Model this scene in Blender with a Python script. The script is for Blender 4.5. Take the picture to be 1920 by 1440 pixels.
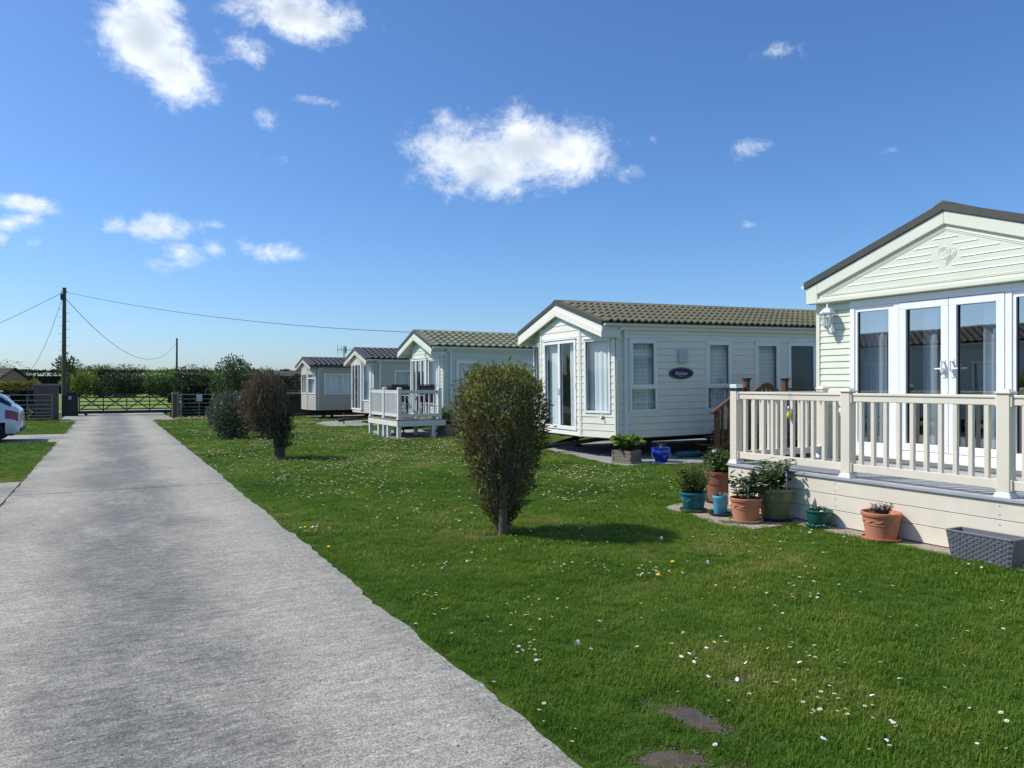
import bpy, bmesh, math, random
import numpy as np
from mathutils import Vector, Matrix, Euler
R = math.radians
sc = bpy.context.scene
C = sc.collection
for o in list(bpy.data.objects): bpy.data.objects.remove(o)

# ------------------------------------------------------------------ camera, sky, sun, exposure
cam_d = bpy.data.cameras.new('camera'); cam = bpy.data.objects.new('camera', cam_d); C.objects.link(cam)
cam.location = (0, 0, 1.65); cam.rotation_euler = (R(90), 0, R(-28.4))
cam_d.sensor_width = 36; cam_d.lens = 26.25; cam_d.clip_start = .05; cam_d.clip_end = 4000
sc.camera = cam
SUN_EL, SUN_AZ = R(48), R(-57)          # azimuth measured from +Y towards +X
w = bpy.data.worlds.new('World'); sc.world = w; w.use_nodes = True
sun_d = bpy.data.lights.new('sun', 'SUN'); sun = bpy.data.objects.new('sun', sun_d); C.objects.link(sun)
sun_d.energy = 3.6; sun_d.angle = R(.53); sun_d.color = (1, .955, .88)
sdir = Vector((math.cos(SUN_EL)*math.sin(SUN_AZ), math.cos(SUN_EL)*math.cos(SUN_AZ), math.sin(SUN_EL)))
sun.rotation_euler = sdir.to_track_quat('Z', 'Y').to_euler(); sun.location = (-20, 20, 30)
vs = sc.view_settings; vs.view_transform = 'Standard'; vs.look = 'None'; vs.exposure = 0.42; vs.gamma = 1; vs.use_curve_mapping = False
sc.cycles.use_denoising = True
sc.cycles.max_bounces = 4; sc.cycles.transparent_max_bounces = 8; sc.cycles.diffuse_bounces = 3; sc.cycles.glossy_bounces = 3; sc.cycles.caustics_reflective = False; sc.cycles.caustics_refractive = False
SKY_STRENGTH = .120

def build_world():
    nt = w.node_tree; nt.nodes.clear(); N = nt.nodes.new; L = nt.links.new
    out = N('ShaderNodeOutputWorld'); bg = N('ShaderNodeBackground'); L(bg.outputs[0], out.inputs[0])
    sky = N('ShaderNodeTexSky'); sky.sky_type = 'NISHITA'; sky.sun_disc = False
    sky.sun_elevation = SUN_EL; sky.sun_rotation = SUN_AZ; sky.altitude = 0
    sky.air_density = .95; sky.dust_density = .75; sky.ozone_density = 10.0
    gain = N('ShaderNodeVectorMath'); gain.operation = 'SCALE'; gain.inputs['Scale'].default_value = SKY_STRENGTH
    hs = N('ShaderNodeHueSaturation'); hs.inputs['Saturation'].default_value = 1.05; L(sky.outputs[0], hs.inputs['Color']); L(hs.outputs[0], gain.inputs[0])
    tc = N('ShaderNodeTexCoord')
    # clouds: soft lumps given by azimuth from the road axis, elevation and size (degrees), broken up by noise
    clouds = [(-26.1, 23.0, 2.43, 2.34, 1), (-24.6, 21.3, 2.37, 1.94, 0.95), (-27.2, 23.8, 1.48, 1.07, 0.7), (-25.2, 24.3, 1.83, 1.54, 0.9), (-22.3, 20.6, 1.47, 0.53, 0.5), (-24.2, 20.0, 1.12, 0.99, 0.7), (-22.7, 21.4, 1.3, 0.46, 0.45), (-16.5, 25.5, 3.74, 1.34, 1), (-14.4, 25.0, 1.91, 1.14, 0.9), (-20.0, 23.2, 2.06, 0.84, 0.65), (-19.1, 22.7, 1.28, 0.66, 0.6), (-21.4, 23.7, 1.3, 0.83, 0.5), (-12.3, 25.6, 0.92, 0.52, 0.4), (-20.7, 25.1, 1.3, 0.94, 0.6), (-3.7, 17.0, 3.51, 2.05, 1), (1.0, 17.6, 3.9, 1.93, 1), (4.5, 17.0, 2.72, 1.57, 0.95), (-2.5, 15.6, 3.74, 1.44, 1), (-4.9, 19.4, 1.15, 0.73, 0.55), (-6.3, 18.0, 1.54, 1.1, 0.7), (-7.7, 17.1, 1.38, 0.52, 0.45), (1.6, 16.0, 3.14, 1.06, 0.85), (-3.1, 14.8, 1.58, 0.69, 0.7), (8.9, 15.8, 1.0, 0.6, 0.5), (10.7, 17.8, 0.45, 0.44, 0.34), (17.9, 16.7, 1.21, 0.57, 0.55), (19.4, 22.8, 1.28, 0.56, 0.48), (28.5, 21.3, 0.41, 0.31, 0.3), (-25.7, 10.6, 2.15, 0.85, 0.85), (-27.7, 10.3, 1.14, 0.35, 0.5), (-23.7, 10.8, 1.21, 0.58, 0.55), (-23.9, 9.3, 1.42, 0.8, 0.62), (-21.7, 9.6, 0.84, 0.55, 0.55), (-19.8, 9.7, 0.93, 0.52, 0.5), (-17.1, 9.5, 1.62, 0.57, 0.7), (-24.9, 8.3, 1.2, 0.51, 0.36), (-21.8, 11.2, 0.69, 0.29, 0.4), (-33.3, 11.5, 1.46, 0.56, 0.8), (-33.9, 10.1, 1.11, 0.59, 0.7), (-33.0, 10.4, 0.68, 0.46, 0.6), (-32.8, 9.0, 0.51, 0.4, 0.5), (-34.4, 9.1, 0.55, 0.59, 0.7), (-31.0, 12.4, 1.06, 0.3, 0.36), (-18.0, 18.7, 0.84, 0.63, 0.46), (-14.6, 20.1, 1.3, 0.49, 0.36), (-21.8, 19.4, 0.67, 0.34, 0.3), (5.9, 12.6, 1.11, 0.35, 0.34), (17.3, 11.5, 0.8, 0.34, 0.4), (8.1, 17.6, 0.84, 0.37, 0.3), (-11.1, 24.2, 0.57, 0.3, 0.36), (26.9, 15.5, 1.57, 0.54, 0.28), (-18.2, 16.1, 0.92, 0.29, 0.28), (-33.3, 13.3, 1.0, 0.29, 0.28)]
    rr = random.Random(11)
    for k in range(24):
        az = 48 + rr.uniform(0, 250); el = rr.uniform(8, 55); s = rr.uniform(1.5, 5)
        clouds.append((az, el, s*1.5, s*.7, rr.uniform(.6, 1)))
    acc = None
    sp = N('ShaderNodeSeparateXYZ'); L(tc.outputs['Generated'], sp.inputs[0])
    azn = N('ShaderNodeMath'); azn.operation = 'ARCTAN2'; L(sp.outputs[0], azn.inputs[0]); L(sp.outputs[1], azn.inputs[1])
    eln = N('ShaderNodeMath'); eln.operation = 'ARCSINE'; L(sp.outputs[2], eln.inputs[0])
    cb = N('ShaderNodeCombineXYZ'); L(azn.outputs[0], cb.inputs[0]); L(eln.outputs[0], cb.inputs[1]); polar = cb.outputs[0]
    base_yaw = 28.4
    for az, el, sx, sy, amp in clouds:
        a = R(az + base_yaw); a = (a + math.pi) % (2*math.pi) - math.pi; e = R(el); ix, iy = math.cos(e)/R(sx), 1/R(sy)
        m = N('ShaderNodeVectorMath'); m.operation = 'MULTIPLY_ADD'; L(polar, m.inputs[0]); m.inputs[1].default_value = (ix, iy, 0); m.inputs[2].default_value = (-a*ix, -e*iy, 0)
        ln = N('ShaderNodeVectorMath'); ln.operation = 'LENGTH'; L(m.outputs[0], ln.inputs[0])
        mr = N('ShaderNodeMath'); mr.operation = 'MULTIPLY_ADD'; mr.inputs[1].default_value = -amp/1.9; mr.inputs[2].default_value = amp; L(ln.outputs['Value'], mr.inputs[0])
        if acc is None: acc = mr.outputs[0]
        else:
            mx = N('ShaderNodeMath'); mx.operation = 'SMOOTH_MAX'; mx.inputs[2].default_value = .12
            L(acc, mx.inputs[0]); L(mr.outputs[0], mx.inputs[1]); acc = mx.outputs[0]
    def noise(scale, detail, rough, dist=0, stretch=(1, 1, 1)):
        mp = N('ShaderNodeMapping'); mp.inputs['Scale'].default_value = stretch; L(tc.outputs['Generated'], mp.inputs[0])
        n = N('ShaderNodeTexNoise'); n.inputs['Scale'].default_value = scale; n.inputs['Detail'].default_value = detail
        n.inputs['Roughness'].default_value = rough; n.inputs['Distortion'].default_value = dist
        L(mp.outputs[0], n.inputs['Vector']); return n.outputs['Fac']
    def math_(op, a, b=None, clamp=False):
        m = N('ShaderNodeMath'); m.operation = op; m.use_clamp = clamp
        for i, x in enumerate((a, b)):
            if x is None: continue
            if isinstance(x, (int, float)): m.inputs[i].default_value = x
            else: L(x, m.inputs[i])
        return m.outputs[0]
    n1 = noise(14, 8, .70, .35, (1, 1, 1.3)); n2 = noise(45, 4, .65, .2, (1, 1, 1.2))
    f = math_('ADD', acc, math_('MULTIPLY', math_('SUBTRACT', n1, .5), 1.6))
    f = math_('ADD', f, math_('MULTIPLY', math_('SUBTRACT', n2, .5), .42))
    f = math_('MULTIPLY', f, math_('GREATER_THAN', acc, .02))
    dens = N('ShaderNodeMapRange'); dens.interpolation_type = 'SMOOTHSTEP'; dens.inputs[1].default_value = .20; dens.inputs[2].default_value = .92
    L(f, dens.inputs[0])
    n3 = noise(16, 2, .5)
    thick = N('ShaderNodeMapRange'); thick.interpolation_type = 'SMOOTHSTEP'; thick.inputs[1].default_value = .50; thick.inputs[2].default_value = 1.0
    L(math_('ADD', acc, math_('MULTIPLY', math_('SUBTRACT', n3, .5), .8)), thick.inputs[0])
    col = N('ShaderNodeMix'); col.data_type = 'RGBA'; col.inputs[6].default_value = (.80, .84, .88, 1); col.inputs[7].default_value = (.50, .57, .64, 1)
    L(thick.outputs[0], col.inputs[0])
    mix = N('ShaderNodeMix'); mix.data_type = 'RGBA'
    L(math_('MULTIPLY', dens.outputs[0], .97), mix.inputs[0]); L(gain.outputs[0], mix.inputs[6]); L(col.outputs[2], mix.inputs[7])
    L(mix.outputs[2], bg.inputs[0]); bg.inputs[1].default_value = 1.0
    w.cycles.sampling_method = 'MANUAL'; w.cycles.sample_map_resolution = 256
build_world()

# ------------------------------------------------------------------ materials
def nodes(name):
    m = bpy.data.materials.new(name); m.use_nodes = True; nt = m.node_tree
    return m, nt, nt.nodes['Principled BSDF'], nt.nodes.new, nt.links.new
MATS = {}
def mat(name, col, rough=.6, var=.12, scale=6, bump=0, bscale=60, metal=0, coat=0, stretch=(1, 1, 1), dirt=None, dscale=1.2, damt=.5, spec=.5):
    """plain surface with uneven tone, optional relief and optional dirt patches"""
    m, nt, b, N, L = nodes(name); MATS[name] = m
    tc = N('ShaderNodeTexCoord'); mp = N('ShaderNodeMapping'); mp.inputs['Scale'].default_value = stretch
    L(tc.outputs['Object'], mp.inputs[0])
    n = N('ShaderNodeTexNoise'); n.inputs['Scale'].default_value = scale; n.inputs['Detail'].default_value = 6; n.inputs['Roughness'].default_value = .6
    L(mp.outputs[0], n.inputs['Vector'])
    oi = N('ShaderNodeObjectInfo')
    r = N('ShaderNodeValToRGB'); r.color_ramp.elements[0].position = .3; r.color_ramp.elements[1].position = .7
    r.color_ramp.elements[0].color = [c*(1-var) for c in col] + [1]; r.color_ramp.elements[1].color = [min(1, c*(1+var)) for c in col] + [1]
    L(n.outputs['Fac'], r.inputs[0]); src = r.outputs[0]
    if dirt:
        n2 = N('ShaderNodeTexNoise'); n2.inputs['Scale'].default_value = dscale; n2.inputs['Detail'].default_value = 8; n2.inputs['Roughness'].default_value = .65
        L(mp.outputs[0], n2.inputs['Vector'])
        mr = N('ShaderNodeMapRange'); mr.inputs[1].default_value = .48; mr.inputs[2].default_value = .72; mr.inputs[4].default_value = damt; L(n2.outputs['Fac'], mr.inputs[0])
        mx = N('ShaderNodeMix'); mx.data_type = 'RGBA'; mx.inputs[7].default_value = list(dirt) + [1]
        L(mr.outputs[0], mx.inputs[0]); L(src, mx.inputs[6]); src = mx.outputs[2]
    hs = N('ShaderNodeHueSaturation'); mv = N('ShaderNodeMapRange'); mv.inputs[3].default_value = 1-var*.5; mv.inputs[4].default_value = 1+var*.5
    L(oi.outputs['Random'], mv.inputs[0]); L(mv.outputs[0], hs.inputs['Value']); L(src, hs.inputs['Color'])
    L(hs.outputs[0], b.inputs['Base Color'])
    b.inputs['Roughness'].default_value = rough; b.inputs['Metallic'].default_value = metal; b.inputs['Coat Weight'].default_value = coat
    b.inputs['Specular IOR Level'].default_value = spec
    if bump:
        nb = N('ShaderNodeTexNoise'); nb.inputs['Scale'].default_value = bscale; nb.inputs['Detail'].default_value = 4; L(mp.outputs[0], nb.inputs['Vector'])
        bp = N('ShaderNodeBump'); bp.inputs['Strength'].default_value = bump; bp.inputs['Distance'].default_value = .01
        L(nb.outputs['Fac'], bp.inputs['Height']); L(bp.outputs[0], b.inputs['Normal'])
    return m
# siding, plastics and trim
mat('siding_green', (.71, .725, .58), .45, .03, 3, .06, 90, stretch=(1, 1, 3), dirt=(.46, .52, .36), damt=.25)
mat('siding_cream', (.80, .775, .665), .5, .03, 3, .12, 60, stretch=(1, 1, 3), dirt=(.5, .5, .38), dscale=1.6, damt=.28)
mat('siding_mint', (.62, .69, .56), .5, .04, 3, .08, 60, dirt=(.45, .5, .38), damt=.15)
mat('siding_beige', (.56, .53, .45), .55, .05, 3, .1, 60, dirt=(.4, .38, .3), damt=.2)
mat('siding_tan', (.48, .44, .38), .55, .05, 3, .1, 60, dirt=(.4, .36, .3), damt=.2)
mat('fascia_green', (.70, .715, .58), .45, .03, 2.5, .04, 120, dirt=(.52, .55, .42), damt=.12)
mat('upvc', (.84, .84, .82), .28, .02, 2, dirt=(.62, .64, .62), damt=.12)
mat('gutter_white', (.76, .77, .76), .35, .03, 3, dirt=(.5, .52, .48), damt=.2)
mat('deck_vinyl', (.73, .665, .545), .35, .03, 2, dirt=(.48, .47, .36), dscale=3, damt=.28)
mat('deck_white', (.70, .70, .66), .4, .03, 2, dirt=(.5, .5, .42), damt=.2)
mat('deck_board', (.36, .37, .38), .6, .10, 5, .25, 40, stretch=(3, .4, 1))
mat('wood_brown', (.13, .055, .024), .5, .3, 6, .2, 50, stretch=(4, 4, .6))
mat('wood_dark', (.045, .032, .024), .7, .3, 6, .2, 50)
mat('wood_grey', (.23, .19, .14), .8, .25, 8, .4, 60, stretch=(1, 4, 4))
mat('stake_wood', (.10, .085, .05), .85, .3, 8, .4, 50, stretch=(4, 4, .5), dirt=(.06, .08, .03))
mat('roof_green', (.112, .108, .056), .6, .14, 5, .1, 200, dirt=(.07, .075, .04), dscale=3, damt=.4)
mat('roof_mint', (.19, .20, .12), .5, .14, 5, .1, 200, dirt=(.06, .07, .04), dscale=3, damt=.5)
mat('roof_slate', (.060, .060, .062), .5, .15, 5, dirt=(.10, .10, .10), dscale=3, damt=.3)
mat('trim_dark', (.06, .062, .045), .5, .1, 5)
mat('roof_moss', (.045, .036, .03), .9, .3, 4, .5, 30, dirt=(.13, .12, .02), dscale=1.6, damt=.7)
mat('roof_orange', (.50, .20, .07), .8, .15, 4)
mat('chassis', (.022, .02, .02), .6, .3, 10, .2)
mat('rubber', (.015, .015, .016), .75, .1, 10)
mat('steel', (.42, .43, .44), .4, .1, 10, metal=.9)
mat('galv', (.20, .21, .215), .55, .15, 12, metal=.3)
mat('iron_black', (.016, .016, .02), .45, .15, 10)
mat('sign_plate', (.55, .58, .6), .5, .08, 12)
mat('white_paint', (.78, .78, .76), .4, .03, 5)
mat('lamp_white', (.70, .73, .75), .4, .08, 30, .15, 120)
mat('curtain', (.80, .82, .82), .85, .05, 30)
mat('curtain_pale', (.82, .84, .86), .85, .05, 30)
mat('interior', (.10, .095, .085), .9, .2, 2)
mat('furniture', (.16, .15, .14), .9, .2, 2)
mat('terracotta', (.50, .195, .105), .75, .08, 9, .1, 80, dirt=(.55, .33, .24), dscale=5, damt=.3)
mat('terracotta_dark', (.27, .095, .06), .7, .1, 9, .1, 80)
mat('plastic_teal', (.012, .14, .17), .45, .06, 8)
mat('plastic_darkgreen', (.008, .10, .085), .4, .06, 8)
mat('plastic_olive', (.135, .165, .065), .5, .07, 8, dirt=(.2, .22, .12), dscale=4, damt=.3)
mat('glaze_sky', (.10, .42, .56), .3, .06, 8)
mat('glaze_blue', (.006, .035, .42), .16, .1, 8, coat=.5)
mat('saucer_green', (.10, .11, .05), .6, .1, 8)
mat('saucer_tan', (.30, .26, .15), .6, .1, 8)
mat('saucer_black', (.02, .02, .022), .5, .1, 8)
mat('rattan', (.125, .135, .15), .5, .15, 25, .1)
mat('soil', (.035, .025, .018), .95, .35, 30, .6, 60)
mat('bare_earth', (.085, .066, .05), .95, .3, 14, .9, 40, dirt=(.05, .04, .03), dscale=9, damt=.8)
mat('slab_tan', (.33, .28, .215), .9, .22, 12, .8, 130, dirt=(.16, .14, .11), dscale=3, damt=.4)
mat('slab_grey', (.28, .275, .26), .9, .2, 9, .6, 110, dirt=(.14, .14, .12), dscale=1.5, damt=.4)
mat('bulb_yellow', (.58, .50, .02), .12, .05, 5, coat=.6)
mat('sign_navy', (.010, .008, .065), .55, .05, 5)
mat('lettering', (.75, .70, .70), .5, .02, 5)
mat('car_white', (.70, .74, .80), .22, .01, 3, coat=.7)
mat('car_trim', (.02, .02, .022), .5, .1, 8)
mat('car_red', (.26, .010, .018), .15, .05, 5, coat=.5)
mat('fabric_dark', (.035, .03, .032), .85, .2, 20)
mat('pole_wood', (.105, .088, .06), .85, .25, 5, .4, 40, stretch=(5, 5, .3), dirt=(.07, .085, .04))
mat('cable', (.055, .06, .07), .6, .1, 4)
mat('petal', (.80, .80, .80), .6, .06, 30)
mat('pollen', (.70, .45, .02), .7, .1, 30)
mat('dandelion', (.80, .50, .01), .7, .1, 30)
mat('seed_head', (.55, .56, .54), .9, .1, 30)
mat('twig', (.10, .07, .045), .85, .3, 20)
mat('twig_grey', (.22, .19, .15), .85, .3, 20)
mat('brick', (.16, .105, .085), .9, .25, 10, .3, 40)
mat('mortar', (.24, .22, .2), .95, .2, 10, .3, 40)
mat('house_wall', (.35, .22, .16), .9, .1, 4)
mat('frosted', (.05, .075, .085), .25, .08, 2)

def glass_mat(name, tint, ior_boost, rough=.015):
    m, nt, b, N, L = nodes(name); MATS[name] = m
    out = nt.nodes['Material Output']
    tr = N('ShaderNodeBsdfTransparent'); tr.inputs[0].default_value = (*tint, 1)
    gl = N('ShaderNodeBsdfGlossy'); gl.inputs['Roughness'].default_value = rough; gl.inputs[0].default_value = (.93, .97, 1, 1)
    lw = N('ShaderNodeLayerWeight'); lw.inputs['Blend'].default_value = .5          # Schlick reflectance, the same from both sides
    pw = N('ShaderNodeMath'); pw.operation = 'POWER'; pw.inputs[1].default_value = 5; L(lw.outputs['Facing'], pw.inputs[0])
    fr = N('ShaderNodeMath'); fr.operation = 'MULTIPLY_ADD'; fr.inputs[1].default_value = 1-ior_boost; fr.inputs[2].default_value = ior_boost; L(pw.outputs[0], fr.inputs[0])
    tc = N('ShaderNodeTexCoord'); n = N('ShaderNodeTexNoise'); n.inputs['Scale'].default_value = 1.1; n.inputs['Detail'].default_value = 1; L(tc.outputs['Object'], n.inputs['Vector'])
    bp = N('ShaderNodeBump'); bp.inputs['Strength'].default_value = .05; bp.inputs['Distance'].default_value = .02; L(n.outputs[0], bp.inputs['Height'])
    L(bp.outputs[0], gl.inputs['Normal'])
    mx = N('ShaderNodeMixShader'); L(fr.outputs[0], mx.inputs[0]); L(tr.outputs[0], mx.inputs[1]); L(gl.outputs[0], mx.inputs[2]); L(mx.outputs[0], out.inputs[0])
    return m
glass_mat('glass', (.90, .95, .95), .07)
glass_mat('glass_coated', (.72, .80, .84), .40)
glass_mat('glass_clear', (.85, .9, .9), .04)

def plaid_mat():
    m, nt, b, N, L = nodes('curtain_plaid'); MATS['curtain_plaid'] = m
    tc = N('ShaderNodeTexCoord'); sx = N('ShaderNodeSeparateXYZ'); L(tc.outputs['Object'], sx.inputs[0])
    def stripes(o, f, lo):
        a = N('ShaderNodeMath'); a.operation = 'MULTIPLY'; a.inputs[1].default_value = f; L(o, a.inputs[0])
        s = N('ShaderNodeMath'); s.operation = 'SINE'; L(a.outputs[0], s.inputs[0])
        r = N('ShaderNodeMapRange'); r.inputs[1].default_value = .55; r.inputs[2].default_value = .8; r.inputs[3].default_value = 1; r.inputs[4].default_value = lo; L(s.outputs[0], r.inputs[0]); return r.outputs[0]
    a = stripes(sx.outputs['X'], 70, .72); c = stripes(sx.outputs['Z'], 70, .72)
    p = N('ShaderNodeMath'); p.operation = 'MULTIPLY'; L(a, p.inputs[0]); L(c, p.inputs[1])
    mx = N('ShaderNodeMix'); mx.data_type = 'RGBA'; mx.inputs[6].default_value = (.22, .28, .27, 1); mx.inputs[7].default_value = (.68, .72, .70, 1); L(p.outputs[0], mx.inputs[0])
    L(mx.outputs[2], b.inputs['Base Color']); b.inputs['Roughness'].default_value = .9
plaid_mat()

def leaf_mat(name, stops, trans=.3, rough=.5, attr_type='GEOMETRY', spec=.35):
    m, nt, b, N, L = nodes(name); MATS[name] = m
    at = N('ShaderNodeAttribute'); at.attribute_name = 'tint'; at.attribute_type = attr_type
    r = N('ShaderNodeValToRGB'); el = r.color_ramp.elements
    while len(el) < len(stops): el.new(.5)
    for e, (p, c) in zip(el, stops): e.position = p; e.color = (*c, 1)
    L(at.outputs['Fac'], r.inputs[0]); L(r.outputs[0], b.inputs['Base Color'])
    b.inputs['Roughness'].default_value = rough; b.inputs['Specular IOR Level'].default_value = spec
    t = N('ShaderNodeBsdfTranslucent'); L(r.outputs[0], t.inputs[0])
    mx = N('ShaderNodeMixShader'); mx.inputs[0].default_value = trans
    L(b.outputs[0], mx.inputs[1]); L(t.outputs[0], mx.inputs[2]); L(mx.outputs[0], nt.nodes['Material Output'].inputs[0])
    return m
leaf_mat('leaf_willow', [(0, (.19, .11, .05)), (.22, (.16, .11, .04)), (.42, (.085, .12, .035)), (.7, (.20, .22, .05)), (1, (.38, .36, .07))], .45)
leaf_mat('leaf_brown', [(0, (.08, .05, .03)), (.5, (.125, .085, .045)), (.75, (.12, .11, .045)), (1, (.19, .17, .07))], .4)
leaf_mat('leaf_silver', [(0, (.045, .065, .035)), (.5, (.10, .13, .075)), (1, (.28, .32, .23))], .2, .4)
leaf_mat('leaf_green', [(0, (.03, .055, .012)), (.5, (.06, .11, .022)), (1, (.12, .19, .04))])
leaf_mat('leaf_dark', [(0, (.015, .03, .012)), (.5, (.028, .05, .018)), (1, (.06, .09, .03))])
leaf_mat('leaf_hedge', [(0, (.022, .03, .02)), (.5, (.035, .05, .028)), (1, (.055, .075, .036))], .2, .8, 'GEOMETRY', .1)
leaf_mat('leaf_lime', [(0, (.09, .14, .02)), (.5, (.17, .24, .03)), (1, (.26, .32, .05))], .4)
leaf_mat('leaf_gold', [(0, (.10, .10, .015)), (.5, (.26, .22, .02)), (1, (.42, .32, .03))], .4)
leaf_mat('leaf_pot', [(0, (.035, .07, .015)), (.5, (.07, .13, .025)), (1, (.15, .22, .05))], .3, .35)
leaf_mat('leaf_potdark', [(0, (.025, .05, .015)), (.5, (.05, .085, .025)), (1, (.09, .13, .04))], .25, .4)
leaf_mat('leaf_hosta', [(0, (.09, .17, .02)), (.5, (.17, .29, .04)), (1, (.30, .40, .09))], .35, .35)
leaf_mat('leaf_feathery', [(0, (.09, .12, .03)), (.5, (.15, .19, .05)), (1, (.25, .26, .08))], .3)
leaf_mat('leaf_purple', [(0, (.03, .012, .02)), (.6, (.07, .03, .05)), (1, (.25, .05, .10))], .2)
leaf_mat('leaf_grey', [(0, (.12, .17, .13)), (1, (.3, .36, .32))], .2)
leaf_mat('grass_blade', [(0, (.052, .120, .010)), (.3, (.104, .205, .015)), (.6, (.168, .268, .026)), (.82, (.27, .31, .055)), (1, (.44, .38, .15))], .45, .5, 'INSTANCER', .3)

# ------------------------------------------------------------------ mesh helpers
class MB:
    def __init__(s): s.v = []; s.f = []
    def add(s, vs, fs):
        n = len(s.v); s.v += [tuple(p) for p in vs]; s.f += [tuple(i+n for i in f) for f in fs]; return s
    def box(s, x0, y0, z0, x1, y1, z1):
        return s.add([(x0,y0,z0),(x1,y0,z0),(x1,y1,z0),(x0,y1,z0),(x0,y0,z1),(x1,y0,z1),(x1,y1,z1),(x0,y1,z1)],
                     [(0,3,2,1),(4,5,6,7),(0,1,5,4),(1,2,6,5),(2,3,7,6),(3,0,4,7)])
    def bar(s, a, b, wd, h):
        """rectangular bar from a to b, wd across (horizontal), h tall"""
        a, b = Vector(a), Vector(b); d = (b-a).normalized()
        side = d.cross(Vector((0,0,1)))
        if side.length < 1e-4: side = Vector((1,0,0))
        side.normalize(); up = side.cross(d).normalized()
        vs = [p + side*sx*wd/2 + up*sz*h/2 for p in (a, b) for sx, sz in ((-1,-1),(1,-1),(1,1),(-1,1))]
        return s.add(vs, [(0,3,2,1)[::-1],(4,5,6,7)[::-1],(0,1,5,4)[::-1],(1,2,6,5)[::-1],(2,3,7,6)[::-1],(3,0,4,7)[::-1]])
    def tube(s, pts, r, n=6, cap=True):
        pts = [Vector(p) for p in pts]; rs = r if isinstance(r, (list, tuple)) else [r]*len(pts)
        base = len(s.v); prev = None
        for i, p in enumerate(pts):
            d = (pts[min(i+1, len(pts)-1)] - pts[max(i-1, 0)])
            d = d.normalized() if d.length > 1e-9 else Vector((0,0,1))
            ref = prev if prev is not None else (Vector((0,0,1)) if abs(d.z) < .9 else Vector((1,0,0)))
            a = ref - d*ref.dot(d)
            if a.length < 1e-5: a = Vector((1,0,0)) - d*d.x
            a.normalize(); prev = a; b = d.cross(a)
            for k in range(n):
                t = 2*math.pi*k/n; s.v.append(tuple(p + (a*math.cos(t) + b*math.sin(t))*rs[i]))
        for i in range(len(pts)-1):
            for k in range(n):
                k2 = (k+1) % n; s.f.append((base+i*n+k, base+i*n+k2, base+(i+1)*n+k2, base+(i+1)*n+k))
        if cap:
            s.f.append(tuple(base+k for k in range(n))[::-1]); s.f.append(tuple(base+(len(pts)-1)*n+k for k in range(n)))
        return s
    def lathe(s, prof, n=24, c=(0,0,0)):
        base = len(s.v)
        for r, z in prof:
            for k in range(n):
                t = 2*math.pi*k/n; s.v.append((c[0]+r*math.cos(t), c[1]+r*math.sin(t), c[2]+z))
        for i in range(len(prof)-1):
            for k in range(n):
                k2 = (k+1) % n; s.f.append((base+i*n+k, base+i*n+k2, base+(i+1)*n+k2, base+(i+1)*n+k))
        s.f.append(tuple(base+k for k in range(n))[::-1]); s.f.append(tuple(base+(len(prof)-1)*n+k for k in range(n)))
        return s
    def extr(s, poly, vec):
        """convex or simple planar polygon (3d) swept along vec"""
        n = len(poly); vec = Vector(vec); p = [Vector(q) for q in poly]
        return s.add(p + [q+vec for q in p], [tuple(range(n)), tuple(range(2*n-1, n-1, -1))] + [(i, n+i, n+(i+1) % n, (i+1) % n) for i in range(n)])
    def mesh(s, name, smooth=False):
        me = bpy.data.meshes.new(name); me.from_pydata(s.v, [], s.f)
        bm = bmesh.new(); bm.from_mesh(me); bmesh.ops.recalc_face_normals(bm, faces=bm.faces); bm.to_mesh(me); bm.free()
        if smooth: me.polygons.foreach_set('use_smooth', [True]*len(me.polygons))
        return me
    def build(s, name, material, parent=None, smooth=False, bevel=0, loc=(0,0,0), rot=(0,0,0)):
        return link(name, s.mesh(name, smooth), material, parent, loc, rot, bevel, smooth)
def link(name, me, material, parent=None, loc=(0,0,0), rot=(0,0,0), bevel=0, smooth=False):
    o = bpy.data.objects.new(name, me); C.objects.link(o)
    if material is not None and len(me.materials) == 0: me.materials.append(MATS[material])
    o.location = loc; o.rotation_euler = rot
    if parent is not None: o.parent = parent
    if bevel:
        b = o.modifiers.new('bevel', 'BEVEL'); b.width = bevel; b.segments = 2; b.limit_method = 'ANGLE'; b.angle_limit = R(40)
    if smooth:
        for p in me.polygons: p.use_smooth = True
        try: me.set_sharp_from_angle(angle=R(38))
        except Exception: pass
    return o
def tag(o, label=None, cat=None, group=None, kind=None):
    if label: o['label'] = label
    if cat: o['category'] = cat
    if group: o['group'] = group
    if kind: o['kind'] = kind
    return o
def thing(name, label, cat, loc=(0,0,0), rot=(0,0,0), group=None):
    o = bpy.data.objects.new(name, None); C.objects.link(o); o.empty_display_size = .2
    o.location = loc; o.rotation_euler = rot if isinstance(rot, (tuple, list)) else (0, 0, rot)
    return tag(o, label, cat, group)
def dup(root, loc=None, rot=None):
    r = root.copy(); C.objects.link(r)
    if loc is not None: r.location = loc
    if rot is not None: r.rotation_euler = rot
    def rec(a, b):
        for ch in list(a.children):
            if ch is b: continue
            c = ch.copy(); C.objects.link(c); c.parent = b; rec(ch, c)
    rec(root, r); return r
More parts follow.
